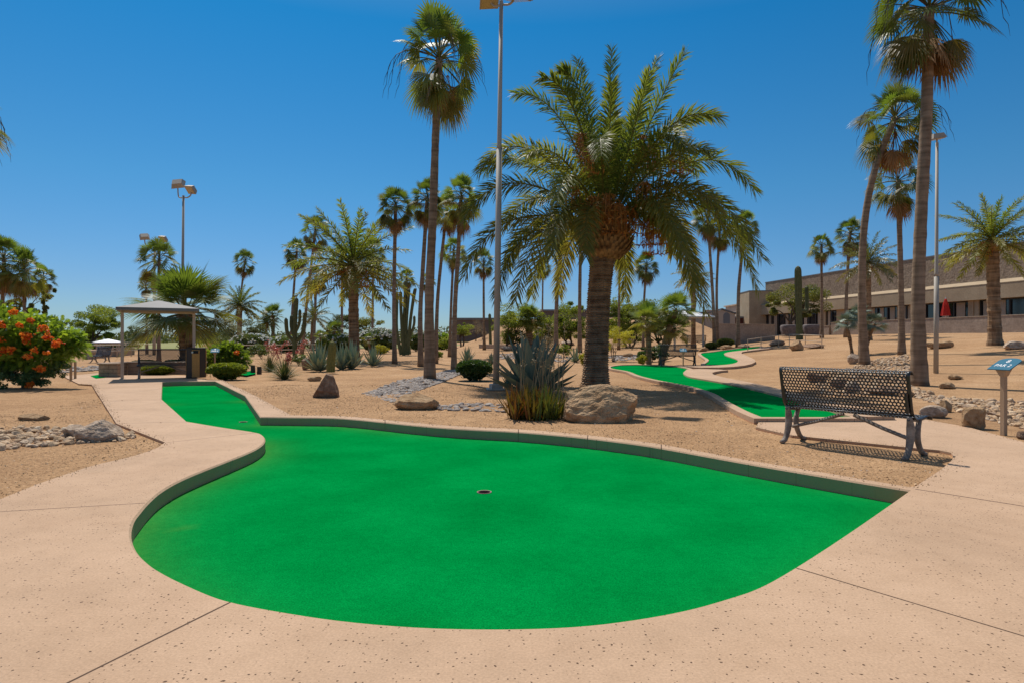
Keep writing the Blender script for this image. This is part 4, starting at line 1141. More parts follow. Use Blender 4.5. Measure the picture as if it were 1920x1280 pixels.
def short_fan(label, stems, leafpx, D0, nleaf=22, group=None, name='clump_palm', matk='fan', nseg=26, wpx=10, tintb=0.0):
    """low fan palm with one or several trunks: stems = (base px, head px)"""
    b = G(*stems[0][0]); 
    if D0: b = P(stems[0][0][0], stems[0][0][1], D0); b.z = terrain(b.x, b.y)
    D = b.y; b.z -= .04
    root = empty(name, b, label, 'palm tree', group)
    for (bp, hp) in stems:
        a = P(bp[0], bp[1], D) - b; e = P(hp[0], hp[1], D) - b
        a.z = min(a.z, 0.0); j = rng.uniform(-.25, .25)
        a.y += j; e.y += j * 1.5
        mid = a.lerp(e, .5) + Vector((-(e.x - a.x) * .15, 0, 0))
        path = densify(catmull([a, mid, e], 6), .08)
        r0 = wpx / 2 * D / F
        mb = MB(); mb.tube(path, [r0 * (1 + .16 * rng.uniform(-1, 1)) for _ in path], 10)
        for i in range(70):
            t = rng.random(); p = np.array(path[int(t * (len(path) - 1))]); az = rng.uniform(0, 6.28)
            o_ = np.array([math.cos(az), math.sin(az), .8]); s_ = np.array([-math.sin(az), math.cos(az), 0]) * r0 * .3
            q = p + np.array([math.cos(az), math.sin(az), 0]) * r0 * .9
            mb.add([q - s_, q + s_, q + o_ * r0 * .6], [(0, 1, 2)])
        mb.build('trunk', M['datetrunk'], root)
        g = MB(); Rl = leafpx * D / F
        ga_ = math.pi * (3 - math.sqrt(5))
        for i in range(nleaf):
            u = (i + .5) / nleaf
            el = R(80 - 105 * u) + rng.normal(0, .12); az = i * ga_ + rng.normal(0, .25)
            s = Rl * rng.uniform(.85, 1.1)
            fan_leaf(g, g, np.array([0, 0, 0.0]), az, el, .45 * s, .58 * s, nseg, np.clip(.9 - .6 * u + tintb + rng.normal(0, .1), 0, 1), .15 + .2 * u, rng.normal(0, .3), spread=105, sag=.05 + .15 * u, stemw=.012 * Rl)
        g.build('crown', M[matk], root, loc=e)
    return root
short_fan('young fan palm with huge spreading leaves behind the shade shelter', [((350, 690), (345, 590))], 112, None, 34, name='fan_palm', nseg=40, wpx=27)
short_fan('clump palm with leaning dark trunks left of the black bench by the second course', [((1216, 684), (1212, 603)), ((1240, 684), (1262, 618)), ((1236, 685), (1264, 583))], 42, None, 22, wpx=10)
short_fan('three-stemmed clump palm at the foot of the curving fan palm', [((1601, 664), (1590, 606)), ((1622, 664), (1640, 608)), ((1610, 664), (1610, 590))], 27, None, 18, wpx=6, matk='agave')
short_fan('shaggy low palm behind the large agave', [((993, 655), (992, 598))], 36, None, 24, wpx=12)
short_fan('low palm behind the barrel-topped cactus', [((626, 662), (627, 618))], 24, None, 18, wpx=6)
short_fan('small yucca-like palm above the right-hand agave', [((694, 664), (692, 636))], 17, None, 16, wpx=5)
short_fan('small leafy palm above the left blue agave', [((604, 664), (602, 630))], 16, None, 14, wpx=5)
short_fan('bushy fan palm behind the dwarf date palm', [((512, 652), (511, 592))], 27, None, 24, wpx=7)

# ------------------------------------------------------------------ shrubs and trees
def leaf_cloud(mb, cen, rad, n, size, tint0, aspect=2.2, shell=.0, sq=1.0, upt=.25):
    """n leaf quads in an ellipsoid, facing every way; higher leaves are the younger, paler ones"""
    cen = np.array(cen, float); rad = np.array(rad, float)
    d = rng.normal(size=(n, 3)); d /= np.linalg.norm(d, axis=1)[:, None]
    r = rng.uniform(shell ** 3, 1, n) ** (1 / 3)
    p = cen + d * r[:, None] * rad
    a = rng.normal(size=(n, 3)); a /= np.linalg.norm(a, axis=1)[:, None]
    b = np.cross(a, rng.normal(size=(n, 3))); b /= np.linalg.norm(b, axis=1)[:, None]
    s = size * rng.uniform(.6, 1.3, n)[:, None]
    a = a * s; b = b * s / aspect
    V = np.stack([p - a, p + b, p + a, p - b], axis=1).reshape(-1, 3)
    t = np.clip(tint0 + rng.normal(0, .14, n), 0, 1)
    mb.addarr(V, np.arange(n * 4).reshape(-1, 4), np.repeat(t, 4))

def tree_px(name, label, cat, base, blobs, mat, leafpx, n=3500, group=None, D=None, trunkpx=5, trunks=1, aspect=1.8, clumps=34, cl=.46):
    b = G(*base) if D is None else P(base[0], base[1], D)
    D = b.y; b.z = terrain(b.x, D) if D < 200 else 0.0
    root = empty(name, b, label, cat, group)
    k = D / F
    mb = MB(); cl_c = []
    tot = sum(w * h for _, _, w, h in blobs)
    for (x, y, w, h) in blobs:
        c = np.array(P(x, y, D) - b); rd = np.array([w * k, min(w, h * 1.3) * k, h * k])
        nc = max(3, int(clumps * w * h / tot))
        for _ in range(nc):
            d = rng.normal(size=3); d /= np.linalg.norm(d); d *= rng.uniform(.15, 1.0) ** .55
            cc = c + d * rd
            cl_c.append(cc)
            cr = rd * cl * rng.uniform(.4, 1.15)
            leaf_cloud(mb, cc, (cr[0], cr[1], cr[2] * .8), int(1.9 * n * w * h / tot / nc), leafpx * k * .8, rng.uniform(.2, .85), aspect * 1.3)
    mb.build('crown', M[mat], root)
    tb = MB(); r0 = trunkpx / 2 * k
    pick = rng.permutation(len(cl_c))[:7 + 2 * trunks]
    for ti in range(trunks):
        off = Vector(((ti - (trunks - 1) / 2) * r0 * 2.2, 0, -.05))
        zc = min(c[2] for c in cl_c)
        fork = off + Vector((off.x * 1.5, 0, max(.15, zc * .55 + .2 * max(0.1, zc))))
        tb.tube(catmull([off, off.lerp(fork, .5) + Vector((r0 * .4, 0, 0)), fork], 4), np.linspace(r0 * 1.25, r0 * .8, 9), 7)
        for j in pick[ti::trunks]:
            e = Vector(cl_c[j]); m = fork.lerp(e, .5) + Vector((0, 0, .12 * (e - fork).length))
            tb.tube(catmull([fork - Vector((0, 0, r0)), m, e], 4), np.linspace(r0 * .6, r0 * .12, 9), 5)
    tb.build('trunk', M['bark'], root, smooth=True)
    return root

tree_px('tree', 'broad round-crowned tree on the fairway left of the shade shelter', 'tree', (165, 652), [(185, 600, 38, 26), (165, 612, 24, 22), (208, 612, 20, 20), (180, 622, 36, 13)], 'treebright', 2.0, 9000, trunkpx=6, trunks=2, D=105)
tree_px('tree', 'open-branched tree behind the fan palms at the left edge', 'tree', (30, 664), [(50, 560, 40, 36), (78, 585, 22, 26), (20, 575, 30, 28), (88, 560, 16, 30)], 'tree', 2.6, 3200, trunkpx=5, D=52, trunks=2, clumps=34, cl=.25)
tree_px('tree', 'small dense round tree in front of the far flat-roofed building', 'tree', (866, 641), [(872, 617, 15, 13), (868, 624, 13, 9)], 'treebright', 1.2, 2200, trunkpx=3, trunks=2, D=75)
tree_px('tree', 'feathery green tree right of the central light pole', 'tree', (960, 655), [(965, 600, 40, 28), (945, 615, 24, 26), (1000, 608, 26, 30), (970, 632, 34, 14)], 'treebright', 2.0, 9000, trunkpx=4, trunks=3, D=55, clumps=60)
tree_px('tree', 'wide green thicket tree left of the big date palm trunk', 'tree', (1066, 650), [(1070, 592, 32, 28), (1045, 610, 26, 26), (1075, 622, 34, 20)], 'treebright', 2.0, 7500, trunkpx=4, trunks=2, D=62, clumps=50)
tree_px('tree', 'dense green mesquite right of the big date palm trunk', 'tree', (1180, 650), [(1160, 588, 42, 32), (1205, 594, 40, 30), (1180, 618, 56, 24), (1135, 612, 24, 28)], 'treebright', 2.2, 11000, trunkpx=4, trunks=3, D=58, clumps=70)
tree_px('tree', 'low mesquite mass left of the beige gabled house', 'tree', (1240, 645), [(1238, 612, 32, 24), (1222, 628, 28, 16)], 'tree', 2.0, 5000, trunkpx=4, trunks=2, D=62)
tree_px('tree', 'grey-green spreading tree against the building behind the saguaro', 'tree', (1490, 612), [(1475, 555, 36, 26), (1515, 565, 36, 30), (1450, 570, 22, 18), (1500, 580, 40, 14)], 'tree', 2.2, 6500, trunkpx=6, trunks=2, D=66, clumps=38)
tree_px('shrub', 'yellow-green wispy shrub right of the big date palm trunk', 'shrub', (1150, 676), [(1158, 632, 28, 18), (1178, 630, 16, 12), (1143, 645, 14, 18)], 'yellowbush', 1.9, 4200, trunkpx=1.4, trunks=3, aspect=4, clumps=40)
tree_px('tree', 'dark bushy tree left behind the medium date palm', 'tree', (632, 655), [(640, 605, 22, 18), (625, 615, 14, 12), (655, 598, 12, 12)], 'farleaf', 1.8, 2600, trunkpx=3, D=90)
tree_px('tree', 'rounded tree right behind the medium date palm', 'tree', (690, 655), [(690, 606, 24, 13), (672, 612, 14, 10)], 'tree', 1.7, 2400, trunkpx=3, D=95)
tree_px('tree', 'dark dense tree behind the small date palm', 'tree', (462, 655), [(462, 622, 34, 20), (490, 622, 22, 16), (440, 628, 16, 14)], 'farleaf', 1.8, 4200, trunkpx=4, D=80)
tree_px('tree', 'dark tree beside the young big-leaved palm on the fairway', 'tree', (256, 652), [(252, 622, 14, 12), (262, 628, 10, 10)], 'farleaf', 1.4, 1500, trunkpx=2.5, D=110)
tree_px('tree', 'low dark tree left of the broad round-crowned tree', 'tree', (112, 650), [(106, 612, 13, 10), (122, 612, 12, 14), (112, 622, 18, 8)], 'farleaf', 1.5, 1800, trunkpx=2.5, D=130)
tree_px('shrub', 'dry brownish shrub on the sandy bank before the far building', 'shrub', (892, 632), [(892, 610, 14, 12), (902, 616, 10, 8)], 'dryblade', .9, 900, trunkpx=1, trunks=2, D=78, aspect=4)
tree_px('shrub', 'green shrub under the low mesquite beside the clump palm', 'shrub', (1222, 676), [(1216, 662, 18, 12), (1238, 660, 16, 14)], 'lowleaf', 2.2, 2200, trunkpx=1.5, trunks=2)
tree_px('shrub', 'yellowish round shrub at the foot of the clump palm', 'shrub', (1205, 684), [(1205, 674, 12, 8)], 'yellowbush', 1.6, 1500, trunkpx=1.2, trunks=2)
tree_px('shrub', 'small yellow-green shrub left of the big date palm trunk', 'shrub', (1092, 683), [(1094, 671, 9, 11)], 'yellowbush', 1.6, 1200, trunkpx=1.2, trunks=2)
tree_px('shrub', 'pale scrubby bush between the agave and the palm trunk', 'shrub', (714, 664), [(713, 655, 13, 8)], 'yellowbush', 1.5, 1100, trunkpx=1, trunks=2)

tree_px('shrub', 'green shrub between the dwarf date palm and the many-armed saguaro', 'shrub', (528, 662), [(528, 640, 22, 16), (545, 646, 16, 12)], 'treebright', 1.7, 3000, trunkpx=1.5, trunks=2, D=70)
tree_px('shrub', 'dark green shrub left of the small date palm', 'shrub', (418, 662), [(420, 642, 24, 16), (405, 648, 14, 10)], 'oleander', 1.7, 2600, trunkpx=1.5, trunks=2, D=72)
tree_px('shrub', 'pinkish-grey flowering shrub under the young big-leaved palm', 'shrub', (390, 672), [(392, 655, 16, 12)], 'pinkflower', 1.3, 900, trunkpx=1, trunks=2, D=40, aspect=3)
tree_px('shrub', 'rounded green shrub behind the tall organ pipe cactus', 'shrub', (780, 660), [(782, 640, 16, 14)], 'treebright', 1.6, 1800, trunkpx=1.5, trunks=2, D=68)
tree_px('shrub', 'bright green shrub right of the many-armed saguaro', 'shrub', (608, 664), [(606, 646, 14, 13), (618, 650, 10, 9)], 'treebright', 1.6, 1800, trunkpx=1.5, trunks=2, D=52)
tree_px('shrub', 'grey-green shrub behind the spiky hesperaloe clump', 'shrub', (490, 672), [(488, 656, 18, 12), (470, 660, 12, 9)], 'oleander', 1.6, 1900, trunkpx=1.2, trunks=2, D=44)
tree_px('shrub', 'low green bush left of the far flat-roofed building', 'shrub', (838, 656), [(836, 642, 14, 11)], 'treebright', 1.5, 1500, trunkpx=1.2, trunks=2, D=64)
tree_px('tree', 'feathery green mass between the shaggy low palm and the thicket tree', 'tree', (1025, 655), [(1024, 622, 22, 26), (1010, 635, 16, 14)], 'treebright', 1.8, 4200, trunkpx=3, trunks=2, D=60, clumps=36)
tree_px('shrub', 'low olive shrub left of the row of blue agaves', 'shrub', (560, 684), [(560, 672, 13, 10)], 'oleander', 1.6, 1100, trunkpx=1, trunks=2)
tree_px('shrub', 'small green tuft between the two palms left of the dark bush', 'shrub', (822, 672), [(822, 664, 9, 6)], 'treebright', 1.4, 700, trunkpx=1, trunks=2)
tree_px('shrub', 'low green shrub under the left fronds of the big date palm', 'shrub', (1058, 668), [(1058, 656, 14, 10)], 'treebright', 1.6, 1300, trunkpx=1, trunks=2)
tree_px('shrub', 'straw-coloured low brush right of the organ pipe cactus', 'shrub', (792, 664), [(794, 656, 12, 7)], 'dryblade', 1.0, 700, trunkpx=1, trunks=2, aspect=4)
def far_wood():
    mb = MB()
    for i in range(210):
        D = rng.uniform(260, 420); x = rng.uniform(-300, 1180)
        h = rng.uniform(12, 26) * (1.25 if rng.random() < .15 else 1) * 330 / D
        c = P(x, 645 - h * .5, D)
        leaf_cloud(mb, c, (rng.uniform(14, 30) * D / F, 8, h * .6 * D / F), 150, 3.2 * D / F, rng.uniform(.1, .8), 1.5)
    tag(mb.build('far_wood', M['farleaf']), 'dark line of far trees along the horizon beyond the fairway', kind='stuff')
far_wood()

def hedge(label, box_px, mat, leafpx, n, depth=None, D=None, cat='hedge', round_=3.0, name='clipped_hedge', flowers=None, group=None):
    """box_px: x0, x1, ytop, ybase"""
    x0, x1, yt, yb = box_px
    g = G((x0 + x1) / 2, yb) if D is None else P((x0 + x1) / 2, yb, D)
    D = g.y; k = D / F
    w = (x1 - x0) / 2 * k; h = (yb - yt) * k; d = depth or min(w, .8)
    cen = Vector((g.x, D + d * .8, 0)); cen.z = terrain(cen.x, cen.y) - .03 if D < 150 else 0
    root = empty(name, cen, label, cat, group)
    mb = MB()
    def sq(dv, e=round_):
        q = (np.abs(dv) ** e).sum(axis=1) ** (1 / e)
        return dv / q[:, None]
    dv = rng.normal(size=(n, 3)); dv[:, 2] = np.abs(dv[:, 2]) * 1.0 - .25 * rng.random(n); dv /= np.linalg.norm(dv, axis=1)[:, None]
    s = sq(dv)
    lump = np.array([1 + .07 * mnoise.noise(Vector((q[0] * 3.1, q[1] * 3.1, q[2] * 3.1 + D))) + .05 * mnoise.noise(Vector((q[0] * 8, q[1] * 8, q[2] * 8))) for q in s])
    p = s * np.array([w, d, h * .5]) * (lump * (1 - .16 * rng.random(n) ** 2))[:, None] + np.array([0, 0, h * .5])
    p[:, 2] = np.maximum(p[:, 2], .02)
    a = s * .55 + rng.normal(size=(n, 3)) * .55; a /= np.linalg.norm(a, axis=1)[:, None]
    b = np.cross(a, rng.normal(size=(n, 3))); b /= np.linalg.norm(b, axis=1)[:, None]
    sz = leafpx * k * rng.uniform(.6, 1.3, n)[:, None]
    V = np.stack([p - a * sz, p + b * sz * .5, p + a * sz, p - b * sz * .5], axis=1).reshape(-1, 3)
    t = np.clip(.5 + (lump - 1) * 3.5 + rng.normal(0, .2, n), 0, 1)
    mb.addarr(V, np.arange(n * 4).reshape(-1, 4), np.repeat(t, 4))
    # twiggy inside
    m2 = max(400, n // 5)
    leaf_cloud(mb, (0, 0, h * .48), (w * .8, d * .8, h * .45), m2, leafpx * k * 2.4, .1, 1.4)
    mb.build('foliage', M[mat], root)
    if flowers:
        fb = MB(); nf = flowers
        dv = rng.normal(size=(nf, 3)); dv[:, 2] = np.abs(dv[:, 2]); dv /= np.linalg.norm(dv, axis=1)[:, None]
        p = sq(dv) * np.array([w, d, h * .5]) * 1.02 + np.array([0, 0, h * .5])
        for q in p: leaf_cloud(fb, q, (leafpx * k * 1.6,) * 3, 5, leafpx * k * 1.1, rng.random(), 1.2)
        fb.build('blossom', M['whiteflower'], root)
    return root
hedge('clipped bright green hedge right of the litter bin', (382, 450, 679, 711), 'hedge', 1.5, 11000, depth=.45)
hedge('clipped bright green hedge under the shaded bench', (258, 320, 684, 704), 'hedge', 1.4, 8000, depth=.35, D=22.6)
hedge('dark green clipped bush left of the central light pole base', (854, 921, 674, 712), 'hedgedark', 1.6, 12000, depth=.55)
hedge('clipped green hedge seen through the shaded bench back', (236, 284, 664, 682), 'hedge', 1.3, 5000, D=27)
hedge('dark clipped bush behind the right end of the shaded bench', (303, 334, 664, 682), 'hedgedark', 1.3, 4000, D=27.5)
hedge('olive clipped shrub right of the pair of fan palms', (1350, 1380, 629, 646), 'tree', 1.2, 3500, D=46, round_=2.4, depth=.7)
hedge('small olive shrub left of the pair of fan palms', (1326, 1350, 635, 648), 'tree', 1.2, 2500, D=45, round_=2.2, depth=.5)
hedge('long low dark hedge beyond the small white-roofed shelter', (150, 250, 644, 660), 'hedgedark', 1.2, 5000, D=76, depth=1.2)
hedge('dark block of clipped shrub beside the clump palm', (1198, 1212, 648, 668), 'hedgedark', 1.2, 2500, D=34, depth=.4)
ol = 'oleander shrubs in flower along the far side'
hedge('white-flowering oleander behind the small date palm', (425, 500, 626, 660), 'oleander', 1.7, 6000, D=66, depth=1.6, round_=2.4, flowers=110, name='oleander', cat='shrub', group=ol)
hedge('white-flowering oleander left of the medium date palm', (500, 570, 630, 660), 'oleander', 1.7, 6000, D=64, depth=1.6, round_=2.4, flowers=90, name='oleander', cat='shrub', group=ol)
hedge('white-flowering oleander just left of the medium date palm trunk', (588, 660, 626, 662), 'oleander', 1.7, 6000, D=60, depth=1.6, round_=2.4, flowers=80, name='oleander', cat='shrub', group=ol)
hedge('large white-flowering oleander between medium date palm and organ pipe cactus', (665, 742, 617, 664), 'oleander', 1.8, 8000, D=58, depth=1.8, round_=2.4, flowers=190, name='oleander', cat='shrub', group=ol)
hedge('oleander behind the trunk of the very tall fan palm', (762, 808, 624, 660), 'oleander', 1.7, 5000, D=66, depth=1.5, round_=2.3, flowers=50, name='oleander', cat='shrub', group=ol)
hedge('oleander right of the very tall fan palm trunk', (808, 845, 626, 658), 'bushfern', 1.7, 4500, D=70, depth=1.5, round_=2.3, flowers=30, name='oleander', cat='shrub', group=ol)

def feather_bush(label, base, blobs, nleaf, D=None, leafm=.14, low=None, flowers=(), stems=14, fsize=.1):
    g = G(*base) if D is None else P(base[0], base[1], D)
    D = g.y; k = D / F
    g.z = terrain(g.x, D) - .03
    root = empty('flowering_shrub', g, label, 'shrub')
    mb = MB(); sb = MB()
    tot = sum(w * h for _, _, w, h in blobs)
    V, Q, Tn = [], [], []
    for (x, y, w, h) in blobs:
        c = np.array(P(x, y, D) - g); rd = np.array([w, w * .8, h]) * k
        for _ in range(int(nleaf * w * h / tot)):
            d = rng.normal(size=3); d /= np.linalg.norm(d); r = rng.uniform(.2, 1) ** .55
            p = c + d * r * rd * (1 + .45 * mnoise.noise(Vector(d * 2.3) + Vector((x * .1, y * .1, 0))))
            if p[2] < .05: continue
            L = leafm * rng.uniform(.7, 1.3)
            ax = unit(d * .8 + rng.normal(0, .5, 3) + [0, 0, .15]); sd = unit(np.cross(ax, rng.normal(size=3)))
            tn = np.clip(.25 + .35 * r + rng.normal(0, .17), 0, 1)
            n = 7
            for j in range(n):
                s = (j + .5) / n; q = p + ax * L * s + np.array([0, 0, -.25 * L * s * s])
                ll = L * .34 * math.sin(math.pi * (.15 + .8 * s)) ; ww = L * .06
                for sg in (-1, 1):
                    e = q + sd * sg * ll + ax * ll * .35
                    o = len(V)
                    V += [q - ax * ww, e - ax * ww * .2, e + ax * ww, q + ax * ww]; Q.append((o, o + 1, o + 2, o + 3)); Tn += [tn] * 4
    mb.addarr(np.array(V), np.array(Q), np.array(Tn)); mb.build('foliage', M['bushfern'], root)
    for i in range(stems):
        x, y, w, h = blobs[rng.integers(0, len(blobs))]
        e = P(x + rng.uniform(-.7, .7) * w, y - rng.uniform(-.3, .6) * h, D) - g; e.y += rng.uniform(-.4, .4)
        sb.tube(catmull([Vector((rng.uniform(-.1, .1), rng.uniform(-.1, .1), 0)), e * .5 + Vector((0, 0, e.z * .12)), e], 5), np.linspace(.018, .005, 11), 5)
    sb.build('stems', M['bark'], root)
    if low:
        lb = MB()
        for (x, y, w, h, n) in low:
            c = P(x, y, D) - g
            for _ in range(16):
                cc = np.array(c) + rng.normal(0, .42, 3) * np.array([w, w * .7, h]) * k
                cc[2] = max(cc[2], .06)
                leaf_cloud(lb, cc, np.array([w, w * .7, h]) * k * .34, n // 16, .035, rng.uniform(.2, .9), 2.0)
        lb.build('lower_foliage', M['lowleaf'], root)
    for (x, y, s) in flowers:
        fb = MB(); c = P(x, y, D) - g; c.y += -.72 + rng.uniform(-.15, .15)
        for _ in range(int(44 * s)):
            q = np.array(c) + rng.normal(0, .46, 3) * fsize * s * np.array([1, 1, .8])
            tn = np.clip(.5 + rng.normal(0, .28), 0, 1)
            for _ in range(5):
                leaf_cloud(fb, q, (.02,) * 3, 1, .031, tn, 1.25)
        fb.build('flower_head', M['flower'], root)
    return root
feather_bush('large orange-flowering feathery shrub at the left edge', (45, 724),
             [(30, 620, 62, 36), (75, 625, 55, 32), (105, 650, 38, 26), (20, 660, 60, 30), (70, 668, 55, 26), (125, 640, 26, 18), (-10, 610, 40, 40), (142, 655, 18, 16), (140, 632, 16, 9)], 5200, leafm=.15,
             low=[(20, 700, 55, 24, 3600), (68, 702, 46, 22, 3200), (110, 692, 24, 16, 1000), (-20, 696, 40, 25, 1600)],
             flowers=[(28, 573, 1.25), (58, 587, .9), (88, 602, .9), (6, 630, 1.2), (12, 645, 1.1), (38, 636, 1.2), (46, 655, 1.3), (60, 655, .9), (92, 630, 1.1), (84, 640, 1.0), (122, 617, 1.1), (122, 634, 1.0), (146, 644, 1.1), (96, 666, .9), (112, 688, 1.0), (86, 718, .9), (2, 722, .7), (36, 608, .7), (52, 612, .6), (80, 612, .8), (110, 655, .7), (125, 660, .6), (15, 630, .8), (3, 652, .9)])
tree_px('shrub', 'dry grey-brown shrub on the sandy bank left of the slim palm', 'shrub', (905, 640), [(896, 620, 16, 10), (915, 624, 12, 9)], 'dryblade', .9, 1100, trunkpx=1, trunks=2, D=74, aspect=4)
tree_px('shrub', 'low straw-coloured brush at the foot of the sandy bank', 'shrub', (935, 650), [(938, 640, 14, 8)], 'dryblade', .9, 700, trunkpx=1, trunks=2, D=66, aspect=4)
tree_px('shrub', 'brown brush under the green thicket left of the big date palm', 'shrub', (1030, 652), [(1030, 640, 20, 11), (1008, 644, 12, 8)], 'dryblade', 1.0, 1400, trunkpx=1, trunks=2, D=56, aspect=4)
tree_px('shrub', 'low brown brush below the dense mesquite', 'shrub', (1185, 655), [(1180, 645, 26, 10), (1150, 648, 14, 8)], 'dryblade', 1.0, 1500, trunkpx=1, trunks=2, D=52, aspect=4)
feather_bush('green feathery shrub behind the clipped hedge right of the bin', (428, 704), [(418, 668, 34, 20), (445, 672, 22, 20), (398, 672, 20, 18), (430, 655, 22, 12)], 2800, leafm=.15,
             flowers=[(455, 660, .9)], D=25)

# ------------------------------------------------------------------ agaves, yuccas, aloe
def blade(mb, p0, dirv, L, w, curve, tint, thick=.25, segs=6, up=(0, 0, 1)):
    dirv = unit(np.array(dirv, float)); side = np.cross(dirv, np.array(up, float))
    if np.linalg.norm(side) < .05: side = np.array([1.0, 0, 0])
    side = unit(side); nor = unit(np.cross(side, dirv))
    V = []
    for i in range(segs + 1):
        t = i / segs
        c = np.array(p0) + dirv * L * t + np.array([0, 0, curve * L * t * t])
        ww = w * (.55 + 1.5 * t) * (1 - t) ** .75 if t < 1 else 0
        ww = w * min(1, .6 + 1.4 * t) * (1 - t ** 2.2)
        V += [c - side * ww / 2, c - nor * ww * thick, c + side * ww / 2]
    Q = []
    for i in range(segs):
        o = i * 3
        Q += [(o, o + 1, o + 4, o + 3), (o + 1, o + 2, o + 5, o + 4)]
    mb.addarr(np.array(V), np.array(Q), np.clip(tint + rng.normal(0, .06), 0, 1))

def agave(label, base, rpx, hpx, n=34, group='blue agaves', lean=None, w=.15, mat='agave', D=None):
    g = G(*base) if D is None else P(base[0], base[1], D); g.z = terrain(g.x, g.y) - .04
    k = g.y / F; L = hpx * k
    root = empty('agave', g, label, 'agave', group)
    mb = MB(); ga_ = math.pi * (3 - math.sqrt(5))
    spread = rpx / hpx
    for i in range(n):
        u = (i + .5) / n; az = i * ga_ + rng.normal(0, .12)
        el = R(86 - 70 * u ** 1.0) + rng.normal(0, .06)
        d = np.array([math.cos(az) * math.cos(el) * min(1.3, spread * 1.15), math.sin(az) * math.cos(el), math.sin(el)])
        l = L * (1.0 - .18 * u) * rng.uniform(.88, 1.1) * (1.06 if el > 1 else 1)
        blade(mb, (math.cos(az) * .05 * L, math.sin(az) * .05 * L, .03 + .08 * L * (1 - u)), d, l, w * L * 1.2, .05 - .12 * u * rng.random(), .75 - .55 * u + rng.normal(0, .14), .28, 7)
    mb.build('rosette', M[mat], root)
    return root
agave('large blue agave with upright leaves behind the aloe clump', (1000, 736), 105, 100, 44, None, w=.24)
agave('small grey agave between the light pole base and the large agave', (955, 727), 20, 34, 20, w=.11)
agave('blue agave left of the barrel cactus, leftmost of the row', (598, 694), 36, 48, 40)
agave('blue agave just right of the barrel cactus', (640, 691), 22, 42, 30)
agave('tall blue agave in front of the medium date palm trunk', (660, 690), 26, 46, 34)
agave('blue agave at the right end of the row', (699, 685), 22, 34, 32)
agave('pale agave behind the dark clipped bush', (876, 680), 16, 28, 26, mat='agave')
agave('agave just left of the central light pole', (921, 683), 12, 20, 22)
agave('agave left of the yellow-green shrub by the big date palm', (1079, 678), 20, 26, 28)

def clump(name, label, base, rpx, hpx, n, mat, wm, group=None, cat='shrub', dry=0, D=None, tintf=None, curve=-.12, multi=1, minel=25):
    g = G(*base) if D is None else P(base[0], base[1], D); g.z = terrain(g.x, g.y) - .04
    k = g.y / F
    root = empty(name, g, label, cat, group)
    mb = MB()
    for i in range(n):
        az = rng.uniform(0, 6.28); el = R(rng.uniform(minel, 88))
        r0 = rpx * k * .85 * math.sqrt(rng.random()) if multi > 1 else .05 * rng.random()
        a2 = rng.uniform(0, 6.28)
        d = (math.cos(az) * math.cos(el), math.sin(az) * math.cos(el), math.sin(el))
        l = hpx * k * rng.uniform(.6, 1.08)
        blade(mb, (math.cos(a2) * r0, math.sin(a2) * r0 * .8, 0), d, l, wm * rng.uniform(.7, 1.2), curve * rng.uniform(.2, 1.6), rng.random() if tintf is None else tintf(math.cos(a2) * r0 / (rpx * k)), .25, 5)
    mb.build('leaves', M[mat], root)
    return root
clump('aloe', 'orange and green aloe clump in front of the large agave', (1003, 779), 60, 62, 330, 'aloe', .05, dry=0, multi=3, curve=.08, minel=42, tintf=lambda q: np.clip(.55 + q * .5 + rng.normal(0, .22), 0, 1), cat='aloe')
def dry_stalks(label, base, n, hpx, spread, name='flower_stalks'):
    g = G(*base); g.z = terrain(g.x, g.y) - .04; k = g.y / F
    mb = MB()
    for i in range(n):
        x = rng.uniform(-spread, spread) * k; y = rng.uniform(-.25, .25); h = hpx * k * rng.uniform(.5, 1.05)
        lean = rng.normal(0, .13)
        p = [Vector((x, y, 0)), Vector((x + lean * h * .4, y, h * .5)), Vector((x + lean * h * 1.1, y, h))]
        mb.tube(catmull(p, 4), np.linspace(.008, .003, 9), 4, tint=rng.random())
        if rng.random() < .5:
            e = np.array(p[-1])
            for _ in range(14): leaf_cloud(mb, e + rng.normal(0, .03, 3) - [0, 0, .12 * rng.random()], (.02,) * 3, 2, .02, rng.random(), 2.5)
    o = mb.build(name, M['dryblade'], loc=g)
    tag(o, label, 'flower stalks')
dry_stalks('thin dry straw-coloured flower stalks rising out of the aloe clump', (1012, 772), 24, 172, 44)

def hesperaloe(label, base, rpx, hpx, n, stalks_):
    root = clump('hesperaloe', label, base, rpx, hpx, n, 'yucca', .02, curve=-.15, minel=12, cat='yucca', tintf=lambda q: np.clip(rng.normal(.6, .28), 0, 1))
    g = root.location; k = g.y / F
    sb, fb = MB(), MB()
    for (tx, ty) in stalks_:
        e = P(tx, ty, g.y) - g; m = e * .5 + Vector((0, 0, e.z * .15))
        c = catmull([Vector((0, 0, .05)), m, e], 6)
        sb.tube(c, np.linspace(.012, .005, len(c)), 4)
        for q in c[-6:]:
            for _ in range(7): leaf_cloud(fb, np.array(q) + rng.normal(0, .045, 3), (.03,) * 3, 3, .03, rng.random(), 1.6)
    sb.build('flower_stalk', M['dryblade'], root); fb.build('blossom', M['pinkflower'], root)
hesperaloe('spiky hesperaloe clump with coral flower stalks left of the pointed rock', (533, 709), 40, 50, 300, [(545, 668), (541, 660), (575, 640), (515, 650)])
hesperaloe('greyish yucca clump behind the hesperaloe, coral flower spikes', (506, 694), 40, 46, 220, [(512, 645), (520, 652), (500, 640), (540, 640)])

